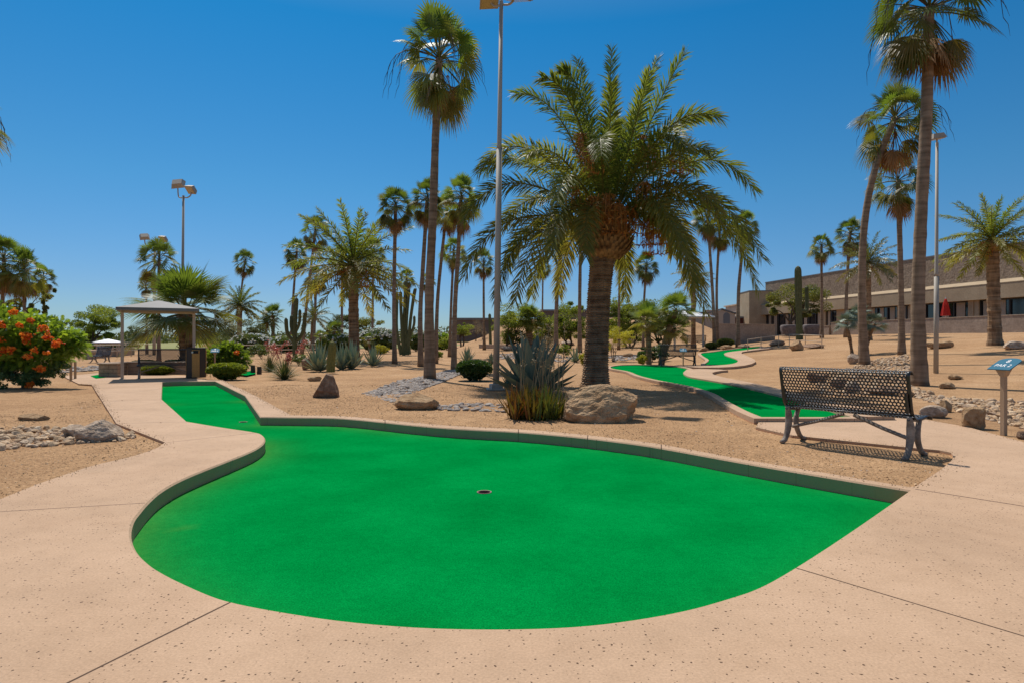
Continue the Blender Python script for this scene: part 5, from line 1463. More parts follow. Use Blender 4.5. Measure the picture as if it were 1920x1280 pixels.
# ------------------------------------------------------------------ cacti
def cactus_col(mb, pts, r, ribs=13, step=.08):
    path = densify(catmull([Vector(p) for p in pts], 8), step)
    L = len(path); rad = []
    tot = sum((b - a).length for a, b in zip(path[:-1], path[1:])); s = 0
    for i, p in enumerate(path):
        if i: s += (p - path[i - 1]).length
        e = tot - s
        q = r * (math.sqrt(max(0.02, 1 - max(0, 1 - e / (r * 1.5)) ** 2)))
        rad.append(q * (.93 + .07 * math.sin(s * 1.3 + r * 50)))
    sides = ribs * 2
    prof = np.array([1.0 if j % 2 == 0 else .84 for j in range(sides)])
    mb.tube(path, rad, sides, prof=prof)
def cactus(label, base, cols, D=None, mat='cactus', ribs=11, group=None, name='columnar_cactus'):
    g = G(*base) if D is None else P(base[0], base[1], D); g.z = terrain(g.x, g.y) - .05; D = g.y; k = D / F
    root = empty(name, g, label, 'cactus', group)
    for i, (pp, w) in enumerate(cols):
        mb = MB(); pts = []
        j = rng.uniform(-.3, .3) if i else 0
        for q, (x, y) in enumerate(pp):
            v = P(x, y, D) - g; v.y += j * (q / max(1, len(pp) - 1)); v.z = max(v.z, 0); pts.append(v)
        cactus_col(mb, pts, w / 2 * k, ribs)
        mb.build('stem' if i == 0 else 'arm', M[mat], root, smooth=False)
cactus('tall saguaro with one raised arm in front of the building', (1500, 636), [([(1499, 638), (1498, 590), (1497, 545), (1496, 499)], 13), ([(1500, 582), (1512, 583), (1515, 570), (1515, 536)], 8)], name='saguaro_cactus')
cactus('many-armed saguaro behind the hesperaloe clumps', (553, 675), [([(553, 677), (553, 620), (556, 558)], 9), ([(551, 640), (540, 625), (538, 596)], 7), ([(552, 630), (546, 612), (546, 590)], 7), ([(556, 640), (568, 622), (573, 585)], 7), ([(555, 622), (562, 606), (564, 580)], 6)], name='saguaro_cactus')
cactus('tall organ pipe cactus cluster with many upright stems', (757, 665), [([(757, 667), (754, 620), (752, 585), (751, 546)], 6.6), ([(752, 665), (744, 620), (744, 580), (744, 550)], 6.6), ([(760, 665), (762, 600), (766, 541)], 6.6), ([(764, 665), (770, 600), (778, 548), (781, 545)], 6.6),
       ([(766, 640), (776, 610), (777, 592)], 5), ([(768, 664), (765, 640), (766, 624)], 6.6), ([(755, 660), (757, 600), (760, 525)], 6.6)], ribs=8, name='organ_pipe_cactus')
cactus('short thick columnar cactus standing before the blue agaves', (620, 697), [([(620, 697), (621, 672), (623, 655), (623, 639)], 17)], mat='cactusspine', ribs=14)
cactus('small dark columnar cactus left of the central light pole', (920, 652), [([(920, 653), (919, 620), (918, 588)], 6)], ribs=8)

# ------------------------------------------------------------------ rocks
def ico(sub):
    t = (1 + 5 ** .5) / 2
    v = [(-1, t, 0), (1, t, 0), (-1, -t, 0), (1, -t, 0), (0, -1, t), (0, 1, t), (0, -1, -t), (0, 1, -t), (t, 0, -1), (t, 0, 1), (-t, 0, -1), (-t, 0, 1)]
    f = [(0, 11, 5), (0, 5, 1), (0, 1, 7), (0, 7, 10), (0, 10, 11), (1, 5, 9), (5, 11, 4), (11, 10, 2), (10, 7, 6), (7, 1, 8), (3, 9, 4), (3, 4, 2), (3, 2, 6), (3, 6, 8), (3, 8, 9), (4, 9, 5), (2, 4, 11), (6, 2, 10), (8, 6, 7), (9, 8, 1)]
    v = [np.array(p) / np.linalg.norm(p) for p in v]
    for _ in range(sub):
        cache = {}; nf = []
        def mid(a, b):
            k = (min(a, b), max(a, b))
            if k not in cache:
                m = v[a] + v[b]; v.append(m / np.linalg.norm(m)); cache[k] = len(v) - 1
            return cache[k]
        for a, b, c in f:
            x, y, z = mid(a, b), mid(b, c), mid(c, a)
            nf += [(a, x, z), (b, y, x), (c, z, y), (x, y, z)]
        f = nf
    return np.array(v), np.array(f)
ICO = {s: ico(s) for s in (2, 3, 4)}
def rock_mesh(sub, seed, cuts=9, amp=.07, size=(1, 1, 1), planes=()):
    r2 = np.random.default_rng(seed)
    v, f = ICO[sub]; v = v.copy()
    for _ in range(cuts):
        n = unit(r2.normal(size=3)); d = r2.uniform(.55, .88)
        h = v @ n; k = h > d; v[k] -= (h[k] - d)[:, None] * n * .93
    for n, d in planes:
        n = unit(np.array(n, float)); h = v @ n; k = h > d; v[k] -= (h[k] - d)[:, None] * n * .97
    v = v * np.array(size)
    o = r2.uniform(-50, 50, 3)
    for i, p in enumerate(v):
        q = Vector(p * 1.7 + o); e = mnoise.fractal(q, 1.0, 2.1, 5) if hasattr(mnoise, 'fractal') else mnoise.noise(q)
        v[i] = p * (1 + amp * e + amp * .5 * mnoise.noise(Vector(p * 6 + o)) + amp * .25 * mnoise.noise(Vector(p * 15 + o)))
    mb = MB(); mb.addarr(v, f, r2.random())
    return mb
def boulder(label, px, wpx, hpx, mat, seed, sub=4, depth=.8, cuts=8, amp=.07, planes=(), group='boulders', sink=.25, rz=0.0, D=None):
    """px: middle of its visible foot"""
    g = G(*px) if D is None else P(px[0], px[1], D); k = g.y / F
    w = wpx / 2 * k; h = hpx * k / (2 - sink) ; d = w * depth
    mb = rock_mesh(sub, seed, cuts, amp, (1, 1, 1), planes)
    o = mb.build('boulder', M[mat], smooth=False)
    o.scale = (w * 1.08, d, h)
    y = g.y + d * .8
    o.location = (g.x, y, terrain(g.x, y) - .03 + h * (1 - sink))
    o.rotation_euler = (0, 0, rz)
    tag(o, label, 'boulder', group)
    return o
boulder('largest tan granite boulder at the foot of the big date palm', (1132, 789), 150, 78, 'granite', 11, depth=.62, cuts=5, amp=.10, planes=[((-.3, -.35, .9), .74), ((.6, -.4, .72), .78), ((0, -1, .45), .78), ((-1, -.1, .15), .86)], sink=.55)
boulder('pointed brown standing rock left of the pebble bed', (609, 744), 60, 54, 'granitedark', 21, depth=.6, cuts=4, planes=[((-.85, -.1, .52), .42), ((.93, 0, .28), .5), ((.1, -.93, .35), .5), ((0, .9, .4), .5), ((.3, -.15, 1), .70)], sink=.35, amp=.05)
boulder('flat-topped sandy rock slab at the edge of the pebble bed', (778, 765), 84, 36, 'granite', 31, depth=.6, cuts=4, planes=[((.05, -.62, 1), .48), ((0, -1, .15), .86), ((.95, -.2, .1), .85), ((-.9, -.2, .35), .8)], sink=.3, amp=.05)
boulder('blocky upright boulder by the path left of the sign', (1839, 801), 50, 44, 'granite', 41, depth=.8, cuts=6, planes=[((.95, -.2, .1), .75), ((-.4, -.9, .1), .7), ((0, 0, 1), .82)], sink=.3, amp=.08)
boulder('smooth grey boulder beside the path right of the bench', (1760, 779), 46, 22, 'greyrock', 51, cuts=3, amp=.05, sink=.35)
boulder('tan rock leaning behind the smooth grey boulder', (1778, 769), 26, 22, 'granite', 52, cuts=6, sink=.3)
boulder('grey weathered boulder in the left stone bed', (172, 823), 78, 40, 'greyrock', 61, depth=.7, cuts=8, planes=[((.8, -.1, .6), .6), ((-.5, -.2, .85), .7)], sink=.4, amp=.09, rz=.2)
boulder('dark grey rock left of the weathered boulder in the stone bed', (128, 817), 40, 28, 'greyrock', 62, cuts=8, sink=.35)
boulder('low flat tan rock alone on the sand above the left stone bed', (56, 786), 56, 15, 'granite', 63, depth=.5, cuts=5, planes=[((0, -.6, 1), .45), ((0, -1, 0), .85)], sink=.3)
boulder('round-shouldered boulder in front of the saguaro and rail', (1498, 656), 26, 20, 'granite', 71, cuts=6, sink=.3)
boulder('dark boulder at the left end of the far handrail', (1460, 647), 28, 11, 'granitedark', 72, cuts=6, sink=.35)
boulder('low dark boulder right of the far handrail', (1530, 652), 36, 9, 'granitedark', 73, cuts=5, sink=.35)
boulder('broad tan boulder beside the right light pole', (1770, 651), 48, 16, 'granite', 74, cuts=6, depth=.6, sink=.3, planes=[((-.3, -.2, .9), .6)])
boulder('grey boulder at the right frame edge below the thick date palm', (1914, 653), 40, 16, 'greyrock', 75, cuts=5, sink=.35)
boulder('pale grey squarish rock at the foot of the curving fan palm', (1605, 680), 22, 20, 'greyrock', 76, cuts=7, sink=.3)
boulder('dark rock in the stone bed behind the bench, left', (1540, 715), 40, 20, 'granitedark', 77, cuts=7, sink=.3)
boulder('brown rock in the stone bed behind the bench, middle', (1580, 726), 34, 20, 'granitedark', 78, cuts=7, sink=.3)
boulder('grey round rock seen through the middle of the bench back', (1604, 732), 28, 20, 'greyrock', 79, cuts=5, sink=.3)
boulder('long low rock seen through the right half of the bench back', (1665, 738), 64, 16, 'granitedark', 80, cuts=6, sink=.3, depth=.5)
boulder('tan rock by the foot of the tallest right-hand palm', (1708, 741), 18, 14, 'granite', 81, cuts=6, sink=.3)
boulder('brown boulder among the stones right of the tallest palm', (1783, 727), 28, 13, 'granite', 82, cuts=6, sink=.35)
boulder('small flat brown rock on the sand right of the pole', (1796, 708), 26, 9, 'granite', 83, cuts=6, sink=.35)
boulder('reddish rock cut by the right frame edge near the sign', (1922, 820), 22, 16, 'granitedark', 84, cuts=6, sink=.3)
boulder('tan boulder in front of the olive clipped shrub', (1364, 650), 22, 9, 'granite', 85, cuts=6, sink=.3, D=43)
boulder('tan boulder beside the farthest bench', (1320, 651), 18, 8, 'granite', 86, cuts=6, sink=.3, D=43)
boulder('dark boulder right of the far clipped-shrub palm', (1398, 651), 22, 9, 'granitedark', 87, cuts=6, sink=.3, D=43)
boulder('small pale boulder on the sand behind the yellow-green shrub', (1179, 668), 18, 8, 'granite', 88, cuts=6, sink=.3)
boulder('dark brown rock behind the row of blue agaves', (575, 692), 28, 30, 'granitedark', 89, cuts=7, sink=.25)
boulder('flat tan rock behind the pointed standing rock', (588, 712), 26, 9, 'granite', 90, cuts=6, sink=.35)
boulder('low pale rock pile in the thicket left of the big date palm', (1065, 648), 24, 9, 'greyrock', 91, cuts=6, sink=.3)
boulder('grey rock in front of the sandy bank behind the light pole', (948, 656), 22, 8, 'greyrock', 92, cuts=6, sink=.3)

# stones of the dry river beds: a few shapes, copied one by one
STONES = [Proto(rock_mesh(2, 300 + i, 11, .09, (1, rng.uniform(.6, .95), rng.uniform(.38, .75))), 'river_stone', M['stone']) for i in range(10)]
STONESG = [Proto(rock_mesh(2, 400 + i, 3, .05, (1, rng.uniform(.65, .95), rng.uniform(.35, .6))), 'river_stone', M['stonegrey']) for i in range(7)]
def stone_bed(poly_px, n, smin, smax, protos, label, group, stuff_n=0, stufflabel=None, mat='stone'):
    lp = ccw([Vector(G(x, y)[:2]) for x, y in poly_px])
    xs = [p.x for p in lp]; ys = [p.y for p in lp]
    placed = []
    def spot():
        while True:
            q = (rng.uniform(min(xs), max(xs)), rng.uniform(min(ys), max(ys)))
            if inpoly(q, lp): return q
    cnt = 0; tries = 0
    while cnt < n and tries < n * 30:
        tries += 1
        q = spot(); s = rng.uniform(smin, smax) * (1.4 if rng.random() < .12 else 1)
        if any((q[0] - a) ** 2 + (q[1] - b_) ** 2 < (.62 * (s + c)) ** 2 for a, b_, c in placed): continue
        placed.append((*q, s)); cnt += 1
        o = protos[rng.integers(0, len(protos))].put(None, (q[0], q[1], terrain(*q) - .03 + s * rng.uniform(.05, .28)), (rng.normal(0, .18), rng.normal(0, .18), rng.uniform(0, 6.28)), s)
        tag(o, label, 'stone', group)
    if stuff_n:
        mb = MB(); v0, f0 = ICO[2]
        for _ in range(stuff_n):
            q = spot(); s = rng.uniform(smin * .4, smin * 1.25)
            me = protos[rng.integers(0, len(protos))].me
            co = np.empty(len(me.vertices) * 3, np.float32); me.vertices.foreach_get('co', co); co = co.reshape(-1, 3) * s
            a = rng.uniform(0, 6.28); co = np.c_[co[:, 0] * math.cos(a) - co[:, 1] * math.sin(a), co[:, 0] * math.sin(a) + co[:, 1] * math.cos(a), co[:, 2]]
            mb.addarr(co + np.array([q[0], q[1], terrain(*q) - .03 + s * .1]), f0, rng.random())
        tag(mb.build('bed_gravel', M[mat]), stufflabel, kind='stuff')
stone_bed([(-30, 800), (60, 797), (110, 800), (215, 797), (255, 815), (230, 822), (110, 828), (30, 836), (-30, 842)], 115, .04, .095, STONES, 'tan angular stone lying in the left dry stream bed', 'stones in the left stream bed', 420, 'small gravel between the stones of the left stream bed')
stone_bed([(1712, 722), (1760, 742), (1830, 745), (1925, 752), (1960, 800), (1920, 800), (1860, 785), (1800, 768), (1760, 756), (1715, 742)], 110, .045, .10, STONES, 'tan stone in the dry stream bed right of the tallest palm', 'stones in the right stream bed', 900, 'small gravel between the stones of the right stream bed')
stone_bed([(1560, 697), (1640, 672), (1700, 663), (1718, 700), (1712, 725), (1640, 738), (1540, 740), (1530, 715)], 50, .06, .13, STONES, 'tan stone in the bed between the bench and the curving palm', 'stones behind the bench', 1500, 'small gravel in the stone bed behind the bench')
stone_bed([(680, 736), (745, 712), (800, 702), (850, 690), (870, 697), (830, 714), (770, 735), (738, 752)], 40, .045, .09, STONESG, 'grey pebble in the pebble bed at the foot of the very tall palm', 'pebbles at the tall palm', 2600, 'fine grey pebbles of the bed at the foot of the very tall palm', 'stonegrey')
stone_bed([(818, 757), (880, 754), (945, 757), (948, 770), (880, 766), (820, 766)], 40, .045, .085, STONESG, 'pale rounded cobble between the rock slab and the aloe clump', 'cobbles by the aloe', 60, 'small pebbles between the cobbles by the aloe', 'stonegrey')
stone_bed([(920, 664), (990, 659), (1040, 662), (1080, 672), (1060, 678), (940, 672)], 0, .1, .16, STONESG, '', '', 420, 'grey pebbles on the ground behind the large agave', 'stonegrey')
stone_bed([(1140, 668), (1200, 664), (1210, 672), (1150, 676)], 0, .1, .16, STONESG, '', '', 200, 'grey pebbles behind the yellow-green shrub', 'stonegrey')
stone_bed([(80, 690), (185, 684), (190, 692), (100, 698)], 0, .1, .2, STONESG, '', '', 160, 'grey stones along the ground left of the block planter', 'stonegrey')
stone_bed([(1448, 626), (1540, 620), (1545, 625), (1450, 632)], 0, .14, .3, STONESG, '', '', 200, 'grey stones below the garden wall near the covered furniture', 'stonegrey')

SHC = Vector((-11.88, 21.0, 0.0))
# ------------------------------------------------------------------ benches
def perforated(mb, prof, length, pitch=.04):
    """sheet that follows the profile (y, z), length along x, with round holes"""
    prof = [np.array(p, float) for p in prof]
    seg = [np.linalg.norm(b - a) for a, b in zip(prof[:-1], prof[1:])]
    cum = np.concatenate([[0], np.cumsum(seg)])
    tot = cum[-1]
    def at(s):
        return np.array([np.interp(s, cum, [p[0] for p in prof]), np.interp(s, cum, [p[1] for p in prof])])
    dyr = pitch * .866
    rows = max(1, int((tot - .02) / dyr)); dyr = (tot - .02) / rows
    cols = int((length - .04) / pitch); px = (length - .04) / (cols + .5)
    V, Q = [], []
    hexa = [(math.cos(a), math.sin(a)) for a in [R(30 + 60 * k) for k in range(6)]]
    nh = 12
    ang = [R(30 * k) for k in range(nh)]
    rh = pitch * .36
    for r_ in range(rows):
        for c in range(cols):
            u0 = -length / 2 + .02 + px * (c + .5 + (.5 if r_ % 2 else 0)); s0 = .01 + dyr * (r_ + .5)
            o = len(V)
            for a in ang:      # outer hexagon points
                k = 1 / max(abs(math.cos(a - R(60 * q))) for q in range(3))
                x = u0 + math.cos(a) * px * .5 * k; s = s0 + math.sin(a) * dyr * .5 / .866 * k
                y, z = at(min(max(s, 0), tot)); V.append((x, y, z))
            for a in ang:
                y, z = at(s0 + math.sin(a) * rh); V.append((u0 + math.cos(a) * rh, y, z))
            for k in range(nh):
                j = (k + 1) % nh
                Q.append((o + k, o + j, o + nh + j, o + nh + k))
    mb.addarr(np.array(V), np.array(Q))
    # solid rims
    def strip(u0, u1, s0, s1, n):
        ss = np.linspace(s0, s1, n); vs = []
        for s in ss:
            y, z = at(s); vs += [(u0, y, z), (u1, y, z)]
        mb.addarr(vs, [(2 * i, 2 * i + 1, 2 * i + 3, 2 * i + 2) for i in range(n - 1)])
    e = px * .52 + .02
    strip(-length / 2, -length / 2 + e, 0, tot, 24); strip(length / 2 - e, length / 2, 0, tot, 24)
    strip(-length / 2 + e, length / 2 - e, 0, .016, 3); strip(-length / 2 + e, length / 2 - e, tot - .016, tot, 3)
def solid(o, t):
    m = o.modifiers.new('thickness', 'SOLIDIFY'); m.thickness = t; m.offset = 0
def bench_parts(root, length=1.46, arms=False, legmat='benchleg'):
    BK = [(.085, .915), (.07, .945), (.035, .958), (.005, .945), (-.004, .915), (.03, .74), (.065, .575), (.085, .51), (.115, .466)]
    ST = [(.117, .458), (.15, .438), (.20, .428), (.32, .435), (.46, .45), (.52, .445), (.55, .425), (.555, .40)]
    mb = MB(); perforated(mb, BK, length); o = mb.build('backrest', M['benchblack'], root, smooth=True); solid(o, .006)
    mb = MB(); perforated(mb, ST, length); o = mb.build('seat', M['benchblack'], root, smooth=True); solid(o, .006)
    for sx in (-1, 1):
        x = sx * (length / 2 - .05)
        # near and far curved cast legs, flattened feet
        for (pts, rad) in (([(x, .10, .46), (x, .13, .34), (x, .12, .2), (x, .08, .09), (x, .03, .03), (x, -.03, .012)], [.026, .042, .04, .033, .032, .028]),
                           ([(x, .36, .42), (x, .30, .30), (x, .31, .18), (x, .37, .08), (x, .43, .03), (x, .50, .012)], [.024, .034, .032, .029, .03, .026])):
            mb = MB(); c = catmull([Vector(p) for p in pts], 5)
            mb.tube(c, np.interp(np.linspace(0, 1, len(c)), np.linspace(0, 1, len(rad)), rad), 10)
            o = mb.build('leg', M[legmat], root, smooth=True)
        mb = MB(); mb.tube([(x, .06, .5), (x, .04, .6), (x, .02, .70)], [.02, .018, .014], 6)
        mb.tube([(x, .08, .43), (x, .3, .405), (x, .52, .425)], .018, 6)
        mb.build('seat_bracket', M['benchblack'], root)
        mb = MB(); a = Vector((x, .22, .19)); e = Vector((sx * .06, .22, .41))
        for i in range(1):
            mb.tube([a, a.lerp(e, .5) + Vector((0, 0, -.01)), e], .023, 6)
        mb.build('brace', M[legmat], root)
        if arms:
            mb = MB(); mb.tube(catmull([Vector(p) for p in ((x, .07, .62), (x, .22, .66), (x, .42, .655), (x, .49, .60), (x, .45, .53), (x, .44, .45))], 5), .018, 7)
            mb.build('armrest', M['benchblack'], root, smooth=True)
def bench_axis(lx, rx):
    """foot points of the two near legs"""
    v = rx - lx; return (lx + rx) / 2, math.atan2(v.y, v.x), v.length
l, r = G(1468, 824), G(1697, 856)
mid, rz, ln = bench_axis(l, r)
root = empty('park_bench', (mid.x, mid.y, -.035), 'black perforated metal bench in the foreground, seen from behind beside the green', 'bench', None, rz)
bench_parts(root, ln + .1)
b2 = empty('park_bench', G(298, 706), 'black perforated bench under the shade shelter, its seat facing the camera', 'bench', None, R(180 + 27))
b2.location = (SHC.x + .02, SHC.y + .25, .0)
for ch in list(root.children):
    c = ch.copy(); COL.objects.link(c); c.parent = b2
b3 = empty('park_bench', G(1268, 683), 'black bench with armrests between clump palm and upper green', 'bench', None, R(-3))
b3.location.z += .0
bench_parts(b3, 1.65, True, 'benchblack')
b3.location = G(1272, 684, .09); b3.location.z -= .02
b4 = empty('park_bench', G(1306, 651), 'black bench beside the far shelter post, farthest of the benches', 'bench', None, R(-2))
for ch in list(root.children):
    c = ch.copy(); COL.objects.link(c); c.parent = b4
b5 = empty('park_bench', P(196, 672 + 10, 36), 'small black bench behind the block planter at left', 'bench', None, R(150))
b5.location.z = -.05
for ch in list(root.children):
    c = ch.copy(); COL.objects.link(c); c.parent = b5

# ------------------------------------------------------------------ shade shelter, bin, planter
def shelter(label, posts, eave, ridge, w, d, cen, rz, mat, pr=.055, name='shade_shelter', over=.25):
    root = empty(name, cen, label, 'shelter', None, rz)
    for (x, y) in posts:
        mb = MB(); mb.box((x, y, eave / 2 - .02), (pr * 2, pr * 2, eave), 0, bev=.008)
        mb.box((x, y, .006), (pr * 4, pr * 4, .016))
        mb.build('post', M['post'], root)
    mb = MB(); hw, hd = w / 2, d / 2; rl = max(0.02, hw - hd) * .2
    t = .09
    vs = [(-hw, -hd, eave), (hw, -hd, eave), (hw, hd, eave), (-hw, hd, eave), (-hw, -hd, eave + t), (hw, -hd, eave + t), (hw, hd, eave + t), (-hw, hd, eave + t), (-rl, 0, ridge), (rl, 0, ridge)]
    mb.add(vs, [(0, 3, 2, 1), (0, 1, 5, 4), (1, 2, 6, 5), (2, 3, 7, 6), (3, 0, 4, 7), (4, 5, 9, 8), (6, 7, 8, 9), (5, 6, 9), (7, 4, 8)])
    for k in range(1, 8):        # standing seams
        pass
    mb.build('roof', M[mat], root)
    py = posts[0][1]
    fb = MB(); fb.box((0, py, eave - .03), (w - .2, .07, .055)); fb.build('beam', M['post'], root)
    return root
shelter('grey hip-roofed shade shelter over the bench beside the path', [(-1.05, 0), (1.05, 0)], 2.20, 2.58, 2.35, 2.1, tuple(SHC), R(29), 'shaderoof', pr=.045)
g = G(204, 676); 
shelter('small white-roofed shelter far left beyond the planter', [(-.75, -.3), (.75, -.3)], 2.0, 2.34, 2.0, 1.5, (P(203, 660, 50).x, 50, -.98), R(28), 'whiteroof', .05)
shelter('far white-roofed shelter in front of the beige gabled house', [(1.1, -.5), (-1.1, -.5)], 2.35, 2.9, 3.4, 2.4, (P(1290, 650, 46).x, 46.5, terrain(P(1290, 650, 46).x, 46.5)), R(8), 'whiteroof', .06)

def bin_():
    g = G(366, 708, .01)
    root = empty('litter_bin', (P(368, 708, g.y + .25).x, g.y + .25, 0), 'dark brown litter bin with tan front panel beside the shelter', 'litter bin', None, R(24))
    s = .29; h = .98
    mb = MB(); n = 8
    pts = [(math.cos(R(22.5 + 45 * k)) * s * 1.08, math.sin(R(22.5 + 45 * k)) * s * 1.08) for k in range(8)]
    vs = [(x, y, .02) for x, y in pts] + [(x, y, h) for x, y in pts]
    mb.add(vs, [(i, (i + 1) % 8, 8 + (i + 1) % 8, 8 + i) for i in range(8)] + [tuple(range(7, -1, -1)), tuple(range(8, 16))])
    mb.build('body', M['binbrown'], root)
    mb = MB(); mb.box((0, 0, h + .015), (s * 1.9, s * 1.9, .03), bev=.01); mb.build('lid', M['binbrown'], root)
    for k in (0, 1, 2, 3):
        a = R(-90 + 90 * k); d = s * 1.0 + .008
        mb = MB(); mb.box((math.cos(a) * d, math.sin(a) * d, .49), (.016, s * .78, .9), a, bev=.004)
        pn = mb.build('side_panel', M['binpanel'], root)
        if k == 0:
            mb = MB(); mb.box((math.cos(a) * (d + .01), math.sin(a) * (d + .01), .87), (.012, .16, .1), a); mb.build('opening', M['black'], root)
            mb = MB(); mb.box((math.cos(a) * (d + .012) - .10, math.sin(a) * (d + .012), .86), (.008, .06, .05), a); mb.build('notice', M['label'], root)
bin_()

def planter():
    root = empty('planter_wall', G(206, 706), 'low tan block planter wall with capstones behind the shaded bench', 'planter')
    b = Vector(root.location)
    D = b.y
    def run(x0, x1, y0, y1, h=.42):
        # courses of blocks
        a = Vector((x0, y0)); e = Vector((x1, y1)); L = (e - a).length; ang = math.atan2(e.y - a.y, e.x - a.x)
        mb = MB(); core = MB()
        nrow = 3
        for r_ in range(nrow):
            n = max(1, round(L / .4)); w = L / n
            for i in range(n + (r_ % 2)):
                s0 = max(0, i * w - (w / 2 if r_ % 2 else 0)); s1 = min(L, (i + 1) * w - (w / 2 if r_ % 2 else 0))
                if s1 - s0 < .05: continue
                c = a.lerp(e, (s0 + s1) / 2 / L)
                mb.box((c.x, c.y, .07 + r_ * .14), (s1 - s0 - .012, .24, .128), ang, bev=.006)
        c = a.lerp(e, .5)
        core.box((c.x, c.y, h / 2), (L - .02, .20, h), ang)
        mb.build('block_course', M['block'], root); core.build('core', M['mortar'], root)
        cap = MB(); cap.box((c.x, c.y, h + .03), (L + .06, .32, .055), ang, bev=.01); cap.build('capstone', M['block'], root)
    k = D / F
    run(-.32, .34, .05, .02); 
    run(-.42, -.42 , .22, 1.5)
    run(-.28, 2.55, 1.55, 1.45)
planter()

# light poles
def light_pole(label, base, toppx, heads, wpx, plate=True, D=None, collar=.55):
    g = G(*base) if D is None else P(base[0], base[1], D); g.z = terrain(g.x, g.y) - .03
    D = g.y
    root = empty('light_pole', g, label, 'light pole', 'floodlight poles')
    top = P(toppx[0], toppx[1], D) - g; top.y = 0
    r = wpx / 2 * D / F
    mb = MB(); e1 = top * collar
    mb.tube([Vector((0, 0, 0)), e1], [r, r * .94], 16); mb.tube([e1, e1 + Vector((0, 0, .08)), top], [r * 1.02, r * .74, r * .6], 16)
    mb.build('pole', M['pole'], root, smooth=True)
    if plate:
        mb = MB(); mb.box((0, 0, .09), (r * 3.6, r * 3.6, .16), .3, bev=.02); mb.box((-.02, 0, .03), (r * 5.4, r * 4.6, .05), .15, bev=.01); mb.build('base', M['pole'], root)
    for (hx, hy, sx, yaw, tilt) in heads:
        c = P(hx, hy, D) - g; c.y = rng.uniform(-.15, .15)
        mb = MB(); sg = 1 if c.x > top.x else -1
        low = Vector(((top.x + c.x) / 2, c.y * .5, top.z - .12)); k = Vector((c.x * .9 + top.x * .1, c.y, top.z + .02))
        arm = catmull([top + Vector((0, 0, -.1)), low, k, Vector((c.x, c.y, c.z - .1))], 5)
        mb.tube(arm, r * .34, 6); a_ = mb.build('arm', M['pole'], root, smooth=True)
        # tapered floodlight box
        hb = MB(); w, d_, h_ = sx, sx * .8, sx * .36
        vs = [(-w / 2, -d_ / 2, -h_ / 2), (w / 2, -d_ / 2, -h_ / 2), (w / 2, d_ / 2, -h_ / 2), (-w / 2, d_ / 2, -h_ / 2), (-w * .36, -d_ * .34, h_ / 2), (w * .36, -d_ * .34, h_ / 2), (w * .36, d_ * .34, h_ / 2), (-w * .36, d_ * .34, h_ / 2)]
        hb.add(vs, [(0, 3, 2, 1), (4, 5, 6, 7), (0, 1, 5, 4), (1, 2, 6, 5), (2, 3, 7, 6), (3, 0, 4, 7)])
        ho = hb.build('floodlight', M['lamp'], root); ho.location = c; ho.rotation_euler = (R(tilt), R(8 * sg), R(yaw))
        lb = MB(); lb.box((0, 0, -h_ / 2 - .012), (w * .84, d_ * .84, .02)); lb.build('lens', M['lens'], ho)
light_pole('central tall floodlight pole on a square concrete base', (930, 729), (940, 2), [(916, -4, .5, 10, -25), (972, -3, .62, -20, 20)], 11.8, collar=.62)
light_pole('tall twin-headed floodlight pole behind the shade shelter', (341, 678), (344, 367), [(331, 343, .74, 8, 52), (359, 355, .66, -25, -48)], 7, False, collar=.4)
light_pole('shorter-looking twin-headed floodlight pole farther left', (289, 664), (290, 459), [(269, 443, .8, 30, 50), (308, 448, .76, -20, -48)], 6, False, collar=.4)
light_pole('pale floodlight pole beside the tallest palm at right', (1755, 697), (1757, 268), [(1750, 259, .42, 0, 5)], 8.5, False, collar=.42)

